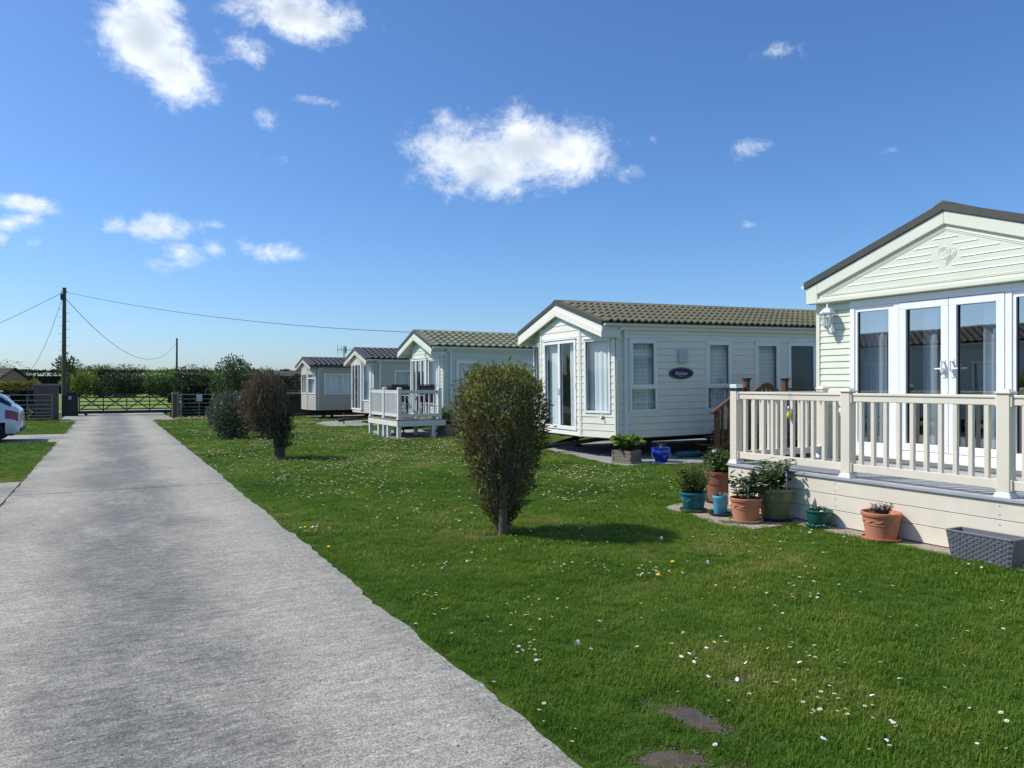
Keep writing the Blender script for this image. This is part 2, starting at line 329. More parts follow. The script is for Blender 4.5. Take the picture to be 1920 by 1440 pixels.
def fast_mesh(name, verts, quads, tint=None, smooth=False):
    """numpy mesh of quads (or tris) with an optional per-vertex tint"""
    me = bpy.data.meshes.new(name); verts = np.asarray(verts, np.float32); quads = np.asarray(quads, np.int32)
    k = quads.shape[1]; nf = len(quads)
    me.vertices.add(len(verts)); me.vertices.foreach_set('co', verts.ravel())
    me.loops.add(nf*k); me.loops.foreach_set('vertex_index', quads.ravel())
    me.polygons.add(nf); me.polygons.foreach_set('loop_start', np.arange(0, nf*k, k, dtype=np.int32))
    if smooth: me.polygons.foreach_set('use_smooth', np.ones(nf, bool))
    me.update(calc_edges=True)
    if tint is not None:
        a = me.attributes.new('tint', 'FLOAT', 'POINT'); a.data.foreach_set('value', np.asarray(tint, np.float32))
    return me

# ------------------------------------------------------------------ ground, road, slabs
def ground_material():
    m, nt, b, N, L = nodes('turf'); MATS['turf'] = m
    g = N('ShaderNodeNewGeometry')
    def noise(sc_, det, ro=.6):
        n = N('ShaderNodeTexNoise'); n.inputs['Scale'].default_value = sc_; n.inputs['Detail'].default_value = det; n.inputs['Roughness'].default_value = ro
        L(g.outputs['Position'], n.inputs['Vector']); return n.outputs['Fac']
    r = N('ShaderNodeValToRGB'); e = r.color_ramp.elements; e.new(.5)
    for q, (p, c) in zip(e, [(.3, (.036, .084, .009)), (.52, (.072, .150, .014)), (.72, (.140, .205, .032))]): q.position = p; q.color = (*c, 1)
    L(noise(.9, 7, .7), r.inputs[0])
    r2 = N('ShaderNodeValToRGB'); e = r2.color_ramp.elements
    e[0].position = .35; e[0].color = (.45, .45, .45, 1); e[1].position = .7; e[1].color = (1.25, 1.25, 1.15, 1)
    L(noise(60, 6, .75), r2.inputs[0])
    mx = N('ShaderNodeMix'); mx.data_type = 'RGBA'; mx.blend_type = 'MULTIPLY'; mx.inputs[0].default_value = 1
    L(r.outputs[0], mx.inputs[6]); L(r2.outputs[0], mx.inputs[7]); L(mx.outputs[2], b.inputs['Base Color'])
    b.inputs['Roughness'].default_value = .9; b.inputs['Specular IOR Level'].default_value = .15
    bp = N('ShaderNodeBump'); bp.inputs['Strength'].default_value = .9; bp.inputs['Distance'].default_value = .03
    L(noise(45, 6, .7), bp.inputs['Height']); L(bp.outputs[0], b.inputs['Normal'])
ground_material()
mat('meadow', (.15, .215, .045), .9, .22, .35, .9, 8, dirt=(.10, .15, .03), dscale=.12, damt=.7, spec=.1)
def concrete_material():
    m, nt, b, N, L = nodes('concrete_road'); MATS['concrete_road'] = m
    g = N('ShaderNodeNewGeometry')
    def noise(sc_, det, ro=.6, st=(1, 1, 1), rz=0):
        mp = N('ShaderNodeMapping'); mp.inputs['Scale'].default_value = st; mp.inputs['Rotation'].default_value = (0, 0, rz); L(g.outputs['Position'], mp.inputs[0])
        n = N('ShaderNodeTexNoise'); n.inputs['Scale'].default_value = sc_; n.inputs['Detail'].default_value = det; n.inputs['Roughness'].default_value = ro
        L(mp.outputs[0], n.inputs['Vector']); return n.outputs['Fac']
    def mixc(fac, a, c, blend='MIX'):
        x = N('ShaderNodeMix'); x.data_type = 'RGBA'; x.blend_type = blend
        for i, q in ((0, fac), (6, a), (7, c)):
            if isinstance(q, (int, float)): x.inputs[i].default_value = q
            elif isinstance(q, tuple): x.inputs[i].default_value = (*q, 1)
            else: L(q, x.inputs[i])
        return x.outputs[2]
    def rng(o, a, c, lo=0, hi=1, smooth=False):
        x = N('ShaderNodeMapRange'); x.inputs[1].default_value = a; x.inputs[2].default_value = c; x.inputs[3].default_value = lo; x.inputs[4].default_value = hi
        if smooth: x.interpolation_type = 'SMOOTHSTEP'
        L(o, x.inputs[0]); return x.outputs[0]
    def mth(op, a, c):
        x = N('ShaderNodeMath'); x.operation = op
        for i, q in enumerate((a, c)):
            if isinstance(q, (int, float)): x.inputs[i].default_value = q
            else: L(q, x.inputs[i])
        return x.outputs[0]
    sep = N('ShaderNodeSeparateXYZ'); L(g.outputs['Position'], sep.inputs[0])
    base = mixc(rng(noise(.55, 6, .65), .3, .7), (.315, .300, .255), (.415, .395, .335))
    # oil and tyre staining down the middle and along the left edge
    mid = mth('ABSOLUTE', mth('SUBTRACT', sep.outputs['X'], mth('ADD', .22, mth('MULTIPLY', mth('SUBTRACT', noise(.6, 2), .5), 1.0))), 0)
    band = mth('MULTIPLY', rng(mid, .2, .95, 1, 0, True), rng(noise(.9, 6, .7, (1, .5, 1)), .30, .58, .25, 1, True))
    base = mixc(mth('MULTIPLY', band, .85), base, (.16, .158, .155))
    left = mth('ABSOLUTE', mth('ADD', sep.outputs['X'], 1.55), 0)
    lb = mth('MULTIPLY', rng(left, .2, .9, 1, 0, True), rng(noise(.7, 4, .6), .42, .62, 0, 1, True))
    base = mixc(mth('MULTIPLY', lb, .55), base, (.155, .155, .16))
    # edge dirt on the grass side
    edge = mth('MULTIPLY', rng(sep.outputs['X'], 1.35, 1.8, 0, 1, True), rng(noise(2.2, 5), .35, .65, .2, 1))
    base = mixc(mth('MULTIPLY', edge, .5), base, (.16, .16, .15))
    # worn transverse brush marks, sand grain and pale aggregate
    rib = noise(13, 6, .75, (.42, 1.5, 1), .1)
    base = mixc(.6, base, mixc(rng(rib, .32, .68), (.62, .62, .63), (1.22, 1.22, 1.2)), 'MULTIPLY')
    g2 = noise(26, 5, .85)
    base = mixc(.45, base, mixc(rng(g2, .36, .64), (.5, .5, .5), (1.4, 1.4, 1.38)), 'MULTIPLY')
    rib2 = noise(30, 4, .75, (.25, 1.25, 1), .14)
    base = mixc(mth('ADD', .3, mth('MULTIPLY', band, .45)), base, mixc(rng(rib2, .36, .62), (.5, .5, .5), (1.4, 1.4, 1.38)), 'MULTIPLY')
    grain = noise(95, 3, .85)
    base = mixc(.95, base, mixc(rng(grain, .36, .64), (.4, .4, .4), (1.55, 1.55, 1.53)), 'MULTIPLY')
    v = N('ShaderNodeTexVoronoi'); v.inputs['Scale'].default_value = 30; L(g.outputs['Position'], v.inputs['Vector'])
    spk = mth('MULTIPLY', rng(v.outputs['Distance'], .08, .2, 1, 0), rng(noise(21, 2), .50, .58))
    base = mixc(mth('MULTIPLY', spk, .75), base, (.62, .62, .60))
    pale = rng(noise(1.7, 7, .75, (.5, 1.4, 1)), .62, .74, 0, .45)
    base = mixc(pale, base, (.47, .47, .45))
    L(base, b.inputs['Base Color']); b.inputs['Roughness'].default_value = .88; b.inputs['Specular IOR Level'].default_value = .25
    h = mth('ADD', mth('ADD', mth('MULTIPLY', rib2, 1.1), mth('MULTIPLY', grain, .8)), mth('MULTIPLY', g2, .5))
    bp = N('ShaderNodeBump'); bp.inputs['Strength'].default_value = .5; bp.inputs['Distance'].default_value = .008
    L(h, bp.inputs['Height']); L(bp.outputs[0], b.inputs['Normal'])
concrete_material()

gm = MB(); xs = [-1500, -60, -20, -8, 0, 3, 6, 12, 25, 60, 1500]; ys = [-1500, -40, -8, 0, 6, 14, 24, 40, 60, 110, 1500]
for y in ys:
    for x in xs: gm.v.append((x, y, 0))
for j in range(len(ys)-1):
    for i in range(len(xs)-1): a = j*len(xs)+i; gm.f.append((a, a+1, a+1+len(xs), a+len(xs)))
tag(gm.build('ground', 'turf'), 'mown green lawn and fields around the concrete road', kind='structure')

rng_edge = random.Random(4)
def ragged_slab(x0, x1, y0, y1, z, step=.22, left=0, right=0, th=.10):
    """concrete slab with slightly crumbled long edges"""
    n = max(2, int((y1-y0)/step)); lp = []; rp = []; wl = wr = 0
    for i in range(n+1):
        y = y0+(y1-y0)*i/n
        wl = wl*.7 + rng_edge.gauss(0, .02); wr = wr*.7 + rng_edge.gauss(0, .02)
        e = 0 if i in (0, n) else 1
        lp.append((x0 + left*wl*e, y)); rp.append((x1 + right*wr*e, y))
    m = MB(); k = n+1
    for z_ in (z, z-th): m.v += [(x, y, z_) for x, y in lp] + [(x, y, z_) for x, y in rp]
    for i in range(n):
        m.f.append((i, k+i, k+i+1, i+1))
        m.f.append((i, i+1, 2*k+i+1, 2*k+i)); m.f.append((k+i, 3*k+i, 3*k+i+1, k+i+1))
    m.f.append((0, 2*k, 3*k, k)); m.f.append((n, k+n, 3*k+n, 2*k+n))
    return m
road = MB().box(-1.30, -8, -.06, 1.74, 39.2, .006).build('road', 'bare_earth'); tag(road, 'pale worn concrete road with dark joints leading to the gate', kind='structure')
jy = [-8, 13.07, 22.4, 31.3, 37.4]
for a, c in zip(jy[:-1], jy[1:]):
    ragged_slab(-1.26, 1.765, a+.016, c-.016, .018, step=.09, left=.4, right=.45).build('slab', 'concrete_road', road)
apron = MB().box(-1.9, 37.42, -.05, 2.72, 49.9, .006).build('gateway_apron', 'bare_earth'); tag(apron, 'wider concrete apron in front of the gate', kind='structure')
ragged_slab(-1.92, 2.70, 37.42, 44.0, .017).build('slab', 'concrete_road', apron); ragged_slab(-1.92, 2.70, 44.02, 50.0, .016).build('slab', 'concrete_road', apron)
lane = MB().box(-60, 50.02, -.05, 60, 53.4, .012).build('lane', 'slab_grey'); tag(lane, 'narrow lane crossing beyond the gate', kind='structure')
field = MB().box(-120, 53.5, -.05, 160, 400, .010).build('field', 'meadow'); tag(field, 'bright green meadow beyond the gate', kind='structure')
padl = MB().box(-9, 3, -.06, -1.285, 14.92, .004).build('parking_pad', 'bare_earth'); tag(padl, 'concrete parking pad beside the road with corner at the grass', kind='structure')
for a, c in ((3, 13.06), (13.08, 14.9)): ragged_slab(-9, -1.285, a, c, .016).build('slab', 'concrete_road', padl)
padc = MB().box(-9, 24.8, -.06, -1.285, 28.5, .004).build('parking_pad', 'bare_earth'); tag(padc, 'concrete parking pad under the white car', kind='structure')
ragged_slab(-9, -1.285, 24.75, 28.55, .016, right=.4).build('slab', 'concrete_road', padc)

def poly_slab(name, pts, z, material, label, seed=1, jit=.05, th=.08):
    r = random.Random(seed); out = []
    for (x0, y0), (x1, y1) in zip(pts, pts[1:]+pts[:1]):
        L_ = math.hypot(x1-x0, y1-y0); n = max(1, int(L_/.18)); nx, ny = (y1-y0)/L_, -(x1-x0)/L_; wv = 0
        for i in range(n):
            t = i/n; wv = wv*.6 + r.gauss(0, jit)
            if i == 0: wv = 0
            out.append((x0+(x1-x0)*t+nx*wv, y0+(y1-y0)*t+ny*wv, z))
    m = MB(); m.extr(out, (0, 0, -th)); return tag(m.build(name, material), label, kind='structure')
poly_slab('slab_strip', [(7.05, 3.0), (7.08, 5.2), (7.13, 6.15), (6.42, 6.12), (6.30, 6.55), (6.48, 7.2), (6.5, 7.75), (7.0, 7.95), (8.2, 7.9), (9.4, 7.9), (9.4, 3.0)], .014, 'slab_tan', 'sandy concrete strip under the flower pots', 3, .018)
poly_slab('caravan_pad', [(9.95, 17.6), (9.75, 16.7), (9.42, 14.4), (9.10, 12.6), (9.25, 12.15), (11.0, 11.75), (21, 11.3), (21, 17.4)], .015, 'slab_grey', 'concrete pad under the cream home with the navy oval sign', 4, .02)
poly_slab('caravan_pad', [(8.0, 25.2), (7.7, 23.9), (7.55, 21.2), (7.9, 20.85), (13, 20.9), (20, 20.9), (20, 25.6)], .015, 'slab_grey', 'concrete pad under the mint home with the white deck', 5, .03)
poly_slab('caravan_pad', [(8.2, 32.6), (7.6, 31.2), (7.4, 28.9), (8.4, 28.3), (20, 28.4), (20, 32.9)], .015, 'slab_grey', 'concrete pad under the beige home with the dark tiled roof', 6, .03)
poly_slab('caravan_pad', [(8.9, 38.6), (8.9, 34.9), (20, 34.6), (20, 38.8)], .015, 'slab_grey', 'concrete pad under the tan caravan by the shed', 7, .03)
poly_slab('caravan_pad', [(9.45, 3.0), (9.45, 7.6), (21, 7.6), (21, 3.0)], .012, 'slab_grey', 'concrete pad under the pale green home with the gable emblem', 8, .02)

# ------------------------------------------------------------------ grass blades and daisies
def lawn_mask(x, y):
    """1 where turf grows, 0 on paving, bare earth and slabs"""
    k = np.ones_like(x)
    k[(x > -1.26) & (x < 1.745+.02*np.sin(y*9)+.015*np.sin(y*23)) & (y < 37.5)] = 0
    k[(x > -1.95) & (x < 2.75) & (y > 37.38) & (y < 50)] = 0
    k[(x < -1.24) & (y < 14.93)] = 0
    k[(x < -1.24) & (y > 24.72) & (y < 28.57)] = 0
    k[(x > 7.08) & (y < 7.8)] = 0
    k[(x > 6.45) & (y > 6.15) & (y < 7.75)] = 0
    ef = 9.10 + (y-12.6)*.155
    k[(x > ef) & (y > 12.1) & (y < 17.6)] = 0
    k[(x > 9.6) & (y > 11.72) & (y < 12.1)] = 0
    k[(x > 7.62) & (y > 20.9) & (y < 25.2)] = 0
    k[(x > 7.5) & (y > 28.5) & (y < 32.7)] = 0
    k[(x > 8.95) & (y > 34.8)] = 0
    k[(y > 39.3)] = 0
    return k
EARTH = [(2.53, 2.82, .29, .13, -1.34), (2.17, 2.55, .22, .13, -.6), (3.05, 3.04, .15, .07, -.5), (2.35, 2.33, .12, .08, -.5), (3.56, 7.18, .27, .12, -.5), (2.98, 6.75, .10, .05, -.5)]
def earth_amount(x, y):
    a = np.zeros_like(x)
    for cx, cy, rx, ry, t in EARTH:
        dx, dy = x-cx, y-cy; c, s_ = math.cos(t), math.sin(t)
        u = (dx*c+dy*s_)/rx; v_ = (-dx*s_+dy*c)/ry
        a = np.maximum(a, np.clip(1.35-np.sqrt(u*u+v_*v_)*1.15 + .18*np.sin(x*31+cx*7)*np.cos(y*27), 0, 1))
    return a
for i, (cx, cy, rx, ry, t) in enumerate(EARTH):
    r = random.Random(60+i); m = MB(); n = 22; ring = []
    for k in range(n):
        a = 2*math.pi*k/n; q = .62 + r.uniform(-.22, .26)
        u, v_ = rx*q*math.cos(a), ry*q*math.sin(a); ring.append((cx+u*math.cos(t)-v_*math.sin(t), cy+u*math.sin(t)+v_*math.cos(t), .001))
    m.v = [(cx, cy, .006)] + [((p[0]+cx)/2, (p[1]+cy)/2, .008+r.uniform(-.003, .004)) for p in ring] + ring
    for k in range(n):
        k2 = (k+1) % n; m.f += [(0, 1+k, 1+k2), (1+k, 1+n+k, 1+n+k2, 1+k2)]
    tag(m.build('soil_patch', 'bare_earth', smooth=True), ['bare earth patch beside the road edge', 'worn earth scrape in the lawn above the largest bare patch', 'small bare earth patch in open lawn', 'crumbly bare earth at the road corner', 'dry bare earth around the staked bush', 'thin worn spot beside the staked bush'][i], kind='structure')

def clump(seed, n, h, spread, wd):
    r = np.random.default_rng(seed); vs = []; fs = []
    for i in range(n):
        a = r.uniform(0, 6.283); rad = spread*math.sqrt(r.uniform()); bx, by = rad*math.cos(a), rad*math.sin(a)
        la = r.uniform(0, 6.283); lean = r.uniform(.15, 1.15); hh = h*r.uniform(.45, 1.15); ww = wd*r.uniform(.7, 1.3)
        dx, dy = math.cos(la), math.sin(la); px_, py_ = -dy*ww/2, dx*ww/2
        p1 = (bx+dx*lean*hh*.35, by+dy*lean*hh*.35, hh*.6); p2 = (bx+dx*lean*hh, by+dy*lean*hh, hh*(1-.28*lean))
        b0 = len(vs)
        vs += [(bx-px_, by-py_, -.004), (bx+px_, by+py_, -.004), (p1[0]+px_*.85, p1[1]+py_*.85, p1[2]), (p1[0]-px_*.85, p1[1]-py_*.85, p1[2]), p2]
        fs += [(b0, b0+1, b0+2, b0+3), (b0+3, b0+2, b0+4)]
    me = bpy.data.meshes.new('grass_clump'); me.from_pydata(vs, [], fs); me.materials.append(MATS['grass_blade']); return me
def value_noise(x, y, s, seed):
    r = np.random.default_rng(seed); g = r.random((256, 256)); u, v_ = x*s, y*s
    i, j = np.floor(u).astype(int), np.floor(v_).astype(int); fu, fv = u-i, v_-j
    fu = fu*fu*(3-2*fu); fv = fv*fv*(3-2*fv); G = lambda a, b_: g[a % 256, b_ % 256]
    return (G(i, j)*(1-fu)+G(i+1, j)*fu)*(1-fv)+(G(i, j+1)*(1-fu)+G(i+1, j+1)*fu)*fv
def scatter_instances(name, pts, rot, scl, tint, meshes, label, cat=None):
    col = bpy.data.collections.new(name+'_source')
    for k, me in enumerate(meshes):
        o = bpy.data.objects.new('%s_source_%d' % (name, k), me); col.objects.link(o)
    me = bpy.data.meshes.new(name); n = len(pts); me.vertices.add(n); me.vertices.foreach_set('co', np.asarray(pts, np.float32).ravel())
    for nm, ty, dat in (('rot', 'FLOAT_VECTOR', rot), ('scl', 'FLOAT_VECTOR', scl), ('tint', 'FLOAT', tint)):
        a = me.attributes.new(nm, ty, 'POINT'); a.data.foreach_set('vector' if ty == 'FLOAT_VECTOR' else 'value', np.asarray(dat, np.float32).ravel())
    o = bpy.data.objects.new(name, me); C.objects.link(o)
    ng = bpy.data.node_groups.new(name, 'GeometryNodeTree')
    ng.interface.new_socket('Geometry', in_out='INPUT', socket_type='NodeSocketGeometry'); ng.interface.new_socket('Geometry', in_out='OUTPUT', socket_type='NodeSocketGeometry')
    N, L = ng.nodes.new, ng.links.new
    gi, go = N('NodeGroupInput'), N('NodeGroupOutput'); ip = N('GeometryNodeInstanceOnPoints'); ci = N('GeometryNodeCollectionInfo')
    ci.inputs[0].default_value = col; ci.inputs['Separate Children'].default_value = True; ci.inputs['Reset Children'].default_value = True
    ip.inputs['Pick Instance'].default_value = True
    L(gi.outputs[0], ip.inputs['Points']); L(ci.outputs[0], ip.inputs['Instance'])
    for nm, sock in (('rot', 'Rotation'), ('scl', 'Scale')):
        na = N('GeometryNodeInputNamedAttribute'); na.data_type = 'FLOAT_VECTOR'; na.inputs[0].default_value = nm
        L(na.outputs[0], ip.inputs[sock])
    L(ip.outputs[0], go.inputs[0])
    md = o.modifiers.new('scatter', 'NODES'); md.node_group = ng
    tag(o, label, cat, kind='stuff'); return o
CA, SA = math.cos(R(28.4)), math.sin(R(28.4))
def make_grass():
    r = np.random.default_rng(8); P = []; S = []
    for d0, d1, dens, sz in ((2.2, 5, 420, 1.0), (5, 8, 300, 1.05), (8, 13, 150, 1.15), (13, 20, 60, 1.4), (20, 30, 26, 1.9), (30, 46, 12, 2.5)):
        # sample a wedge around the view, wider than the picture
        A = 1.02*2*(d1*d1-d0*d0)/2*1.0; n = int(dens*A)
        t = r.uniform(-.92, .92, n); d = np.sqrt(r.uniform(d0*d0, d1*d1, n)); xc = np.tan(t*.86)*d
        x = CA*xc + SA*d; y = -SA*xc + CA*d
        keep = (lawn_mask(x, y) > 0) & (x > -14) & (x < 24) & (y > -2)
        e = earth_amount(x, y); keep &= r.random(n) > e*.96
        x, y, e = x[keep], y[keep], e[keep]
        P.append(np.stack([x, y, np.zeros_like(x)], 1)); s_ = sz*(.75+.6*value_noise(x, y, 1.3, 5))*r.uniform(.75, 1.25, len(x))*(1-.5*e); S.append(s_)
    P = np.concatenate(P); S = np.concatenate(S); x, y = P[:, 0], P[:, 1]; n = len(P)
    rot = np.stack([np.zeros(n), np.zeros(n), r.uniform(0, 6.283, n)], 1); scl = np.stack([S, S, S*r.uniform(.75, 1.2, n)], 1)
    tint = .10 + .40*value_noise(x, y, .55, 1) + .34*value_noise(x, y, 2.3, 2) + r.normal(0, .12, n) + .35*np.clip(earth_amount(x, y)*1.6, 0, 1)
    edge_ = np.clip((x-1.75)/.12, .35, 1); scl *= np.where((x > 1.7) & (x < 1.86), edge_, 1)[:, None]
    dry = np.clip((value_noise(x, y, .9, 7)-.66)*3, 0, 1); tint += dry*.25
    scatter_instances('lawn_grass', P, rot, scl, np.clip(tint, 0, 1), [clump(20+k, 34, .037, .062, .0034) for k in range(6)], 'short green grass blades covering the lawn')
make_grass()

def daisy_mesh(name, head=.011, stalk=.05):
    m = MB(); n = 10; c = (0, 0, stalk)
    for k in range(n):
        a = 2*math.pi*k/n; b0, b1 = a-.24, a+.24
        m.add([(.003*math.cos(a), .003*math.sin(a), stalk), (head*.75*math.cos(b0), head*.75*math.sin(b0), stalk+.002), (head*math.cos(a), head*math.sin(a), stalk+.003), (head*.75*math.cos(b1), head*.75*math.sin(b1), stalk+.002)], [(0, 1, 2, 3)])
    np_ = len(m.f); m.lathe([(.0045, stalk+.0015), (.0035, stalk+.004), (.001, stalk+.005)], 6); nc = len(m.f)
    m.tube([(0, 0, -.003), (.002, 0, stalk*.5), (0, 0, stalk)], .0012, 3, False)
    me = bpy.data.meshes.new(name); me.from_pydata(m.v, [], m.f)
    for q in ('petal', 'pollen', 'leaf_pot'): me.materials.append(MATS[q])
    me.polygons.foreach_set('material_index', [0]*np_ + [1]*(nc-np_) + [2]*(len(m.f)-nc)); return me
def make_daisies():
    r = np.random.default_rng(21); pts = []
    # patches on the lawn, denser towards the homes
    cl = []
    for _ in range(34):
        d_ = r.uniform(3.4, 8.6); x_ = r.uniform(-.12, .66)*d_; cl.append((CA*x_+SA*d_, CA*d_-SA*x_))
    cl = cl + [(1.9+r.uniform(0, 7), 8+r.uniform(0, 26)) for _ in range(290)] + [(-2-r.uniform(0, 4), 16+r.uniform(0, 22)) for _ in range(46)] + [(2+r.uniform(0, 2), 36+r.uniform(0, 2.5)) for _ in range(30)]
    cl += [(3.27, 2.5), (3.2, 2.55), (2.55, 4.2), (5.4, 3.05), (4.4, 4.4), (4.0, 6.9), (4.1, 6.8), (4.2, 6.5), (6.2, 5.7), (6.4, 5.6), (5.9, 6.0), (5.2, 8.3), (5.6, 8.9), (5.9, 9.6), (6.4, 10.4), (7.4, 11.3), (8.0, 11.6), (4.6, 8.8)]
    for cx, cy in cl:
        k = int(r.integers(2, 12)); s_ = r.uniform(.06, .3) if cy < 9 else r.uniform(.15, .8)
        for _ in range(k if cy < 9 else k*3): pts.append((cx+r.normal(0, s_), cy+r.normal(0, s_)))
    for _ in range(110):
        d_ = r.uniform(3.2, 9); x_ = r.uniform(-.2, .68)*d_; pts.append((CA*x_+SA*d_, CA*d_-SA*x_))
    p = np.array(pts); m = (lawn_mask(p[:, 0], p[:, 1]) > 0) & (earth_amount(p[:, 0], p[:, 1]) < .3); p = p[m]
    d = SA*p[:, 0] + CA*p[:, 1]; xc = CA*p[:, 0] - SA*p[:, 1]; vis = (np.abs(xc) < .70*d) & (d > 2.6)
    p, d = p[vis], d[vis]; o = np.argsort(d); p, d = p[o], d[o]
    ms = [daisy_mesh('daisy', .0092+.0016*k, .036+.008*k) for k in range(3)]
    for i in range(min(300, len(p))):
        q = link('daisy', ms[i % 3], None, None, (p[i, 0], p[i, 1], 0), (r.normal(0, .2), r.normal(0, .2), r.uniform(0, 6)))
        q.scale = (1, 1, 1); tag(q, 'small white daisy flower in the near lawn grass', 'daisy', 'daisies in the near lawn')
    p, d = p[300:], d[300:]; n = len(p); s_ = np.clip(.95+d*.030, 1.05, 2.0)
    scatter_instances('daisy_carpet', np.column_stack([p, np.zeros(n)]), np.column_stack([r.normal(0, .2, n), r.normal(0, .2, n), r.uniform(0, 6, n)]), np.column_stack([s_*1.05, s_*1.05, s_]), np.full(n, .5), ms, 'white daisies scattered through the lawn further off')
make_daisies()
for x, y in ((3.6, 7.94), (4.04, 4.9), (1.9, 7.28), (1.93, 8.4), (4.45, 5.2)):
    t = thing('dandelion', 'yellow dandelion flower in the lawn grass', 'dandelion', (x, y, 0), group='yellow dandelions in the lawn')
    MB().tube([(0, 0, -.004), (.004, 0, .05)], .002, 4).build('stem', 'leaf_pot', t); MB().lathe([(.003, .048), (.017, .055), (.019, .06), (.012, .066), (.002, .068)], 12).build('flower_head', 'dandelion', t)
for x, y in ((2.45, 3.72), (4.55, 4.87), (4.85, 5.84)):
    t = thing('dandelion_clock', 'grey white dandelion seed head on a stalk', 'dandelion', (x, y, 0), group='dandelion seed heads in the lawn')
    MB().tube([(0, 0, -.004), (.005, .003, .07), (0, .004, .105)], .0018, 4).build('stem', 'leaf_pot', t)
    m = MB(); rr = random.Random(int(x*100))
    for k in range(60):
        v = Vector((rr.gauss(0, 1), rr.gauss(0, 1), rr.gauss(0, 1))).normalized()*.018; q = Vector((-v.y, v.x, .01)).normalized()*.0035; c = Vector((0, .004, .112))
        m.add([c+v*.2, c+v+q, c+v*1.1, c+v-q], [(0, 1, 2, 3)])
    m.build('seed_ball', 'seed_head', t)
rp = random.Random(77)
PET = MB().add([(-.014, -.004, .0), (0, -.010, .004), (.015, -.002, .003), (.008, .010, .001), (-.010, .008, .003)], [(0, 1, 2, 3, 4)]).mesh('fallen_petal'); PET.materials.append(MATS['petal'])
for k in range(26):
    x_, d_ = rp.uniform(.9, 2.6), rp.uniform(3.25, 4.6); x, y = CA*x_+SA*d_, CA*d_-SA*x_
    if earth_amount(np.array([x]), np.array([y]))[0] > .3: continue
    tag(link('fallen_petal', PET, None, None, (x, y, .048), (rp.uniform(-.5, .5), rp.uniform(-.5, .5), rp.uniform(0, 6))), 'pale fallen petal lying on the grass', 'petal', 'fallen petals on the near lawn')

def crumbs():
    """loose soil crumbs on the bare patches and grit on the road"""
    r = np.random.default_rng(91); V = []; F = []
    def bit(x, y, z, s_):
        b = len(V); a = r.uniform(0, 6.28)
        for k in range(4): V.append((x+s_*math.cos(a+k*1.57)*r.uniform(.6, 1.2), y+s_*math.sin(a+k*1.57)*r.uniform(.6, 1.2), z))
        V.append((x+r.normal(0, s_*.2), y+r.normal(0, s_*.2), z+s_*r.uniform(.6, 1.1)))
        F.extend([(b, b+1, b+4), (b+1, b+2, b+4), (b+2, b+3, b+4), (b+3, b, b+4)])
    for cx, cy, rx, ry, t in EARTH:
        for _ in range(int(2600*rx*ry*3)):
            u, v_ = r.normal(0, rx*.55), r.normal(0, ry*.55); bit(cx+u*math.cos(t)-v_*math.sin(t), cy+u*math.sin(t)+v_*math.cos(t), .003, r.uniform(.003, .011))
    me = fast_mesh('soil_crumbs', V, F); tag(link('soil_crumbs', me, 'bare_earth'), 'loose soil crumbs on the bare lawn patches', kind='stuff')
    V.clear(); F.clear()
    for _ in range(420):
        y = 2.2+12*r.random()**1.6; x = r.uniform(-1.2, 1.74) if r.random() < .5 else 1.74-abs(r.normal(0, .12)); bit(x, y, .0175, r.uniform(.003, .008))
    me = fast_mesh('road_grit', V, F); tag(link('road_grit', me, 'bare_earth'), 'loose grit and crumbs lying on the concrete road', kind='stuff')
crumbs()

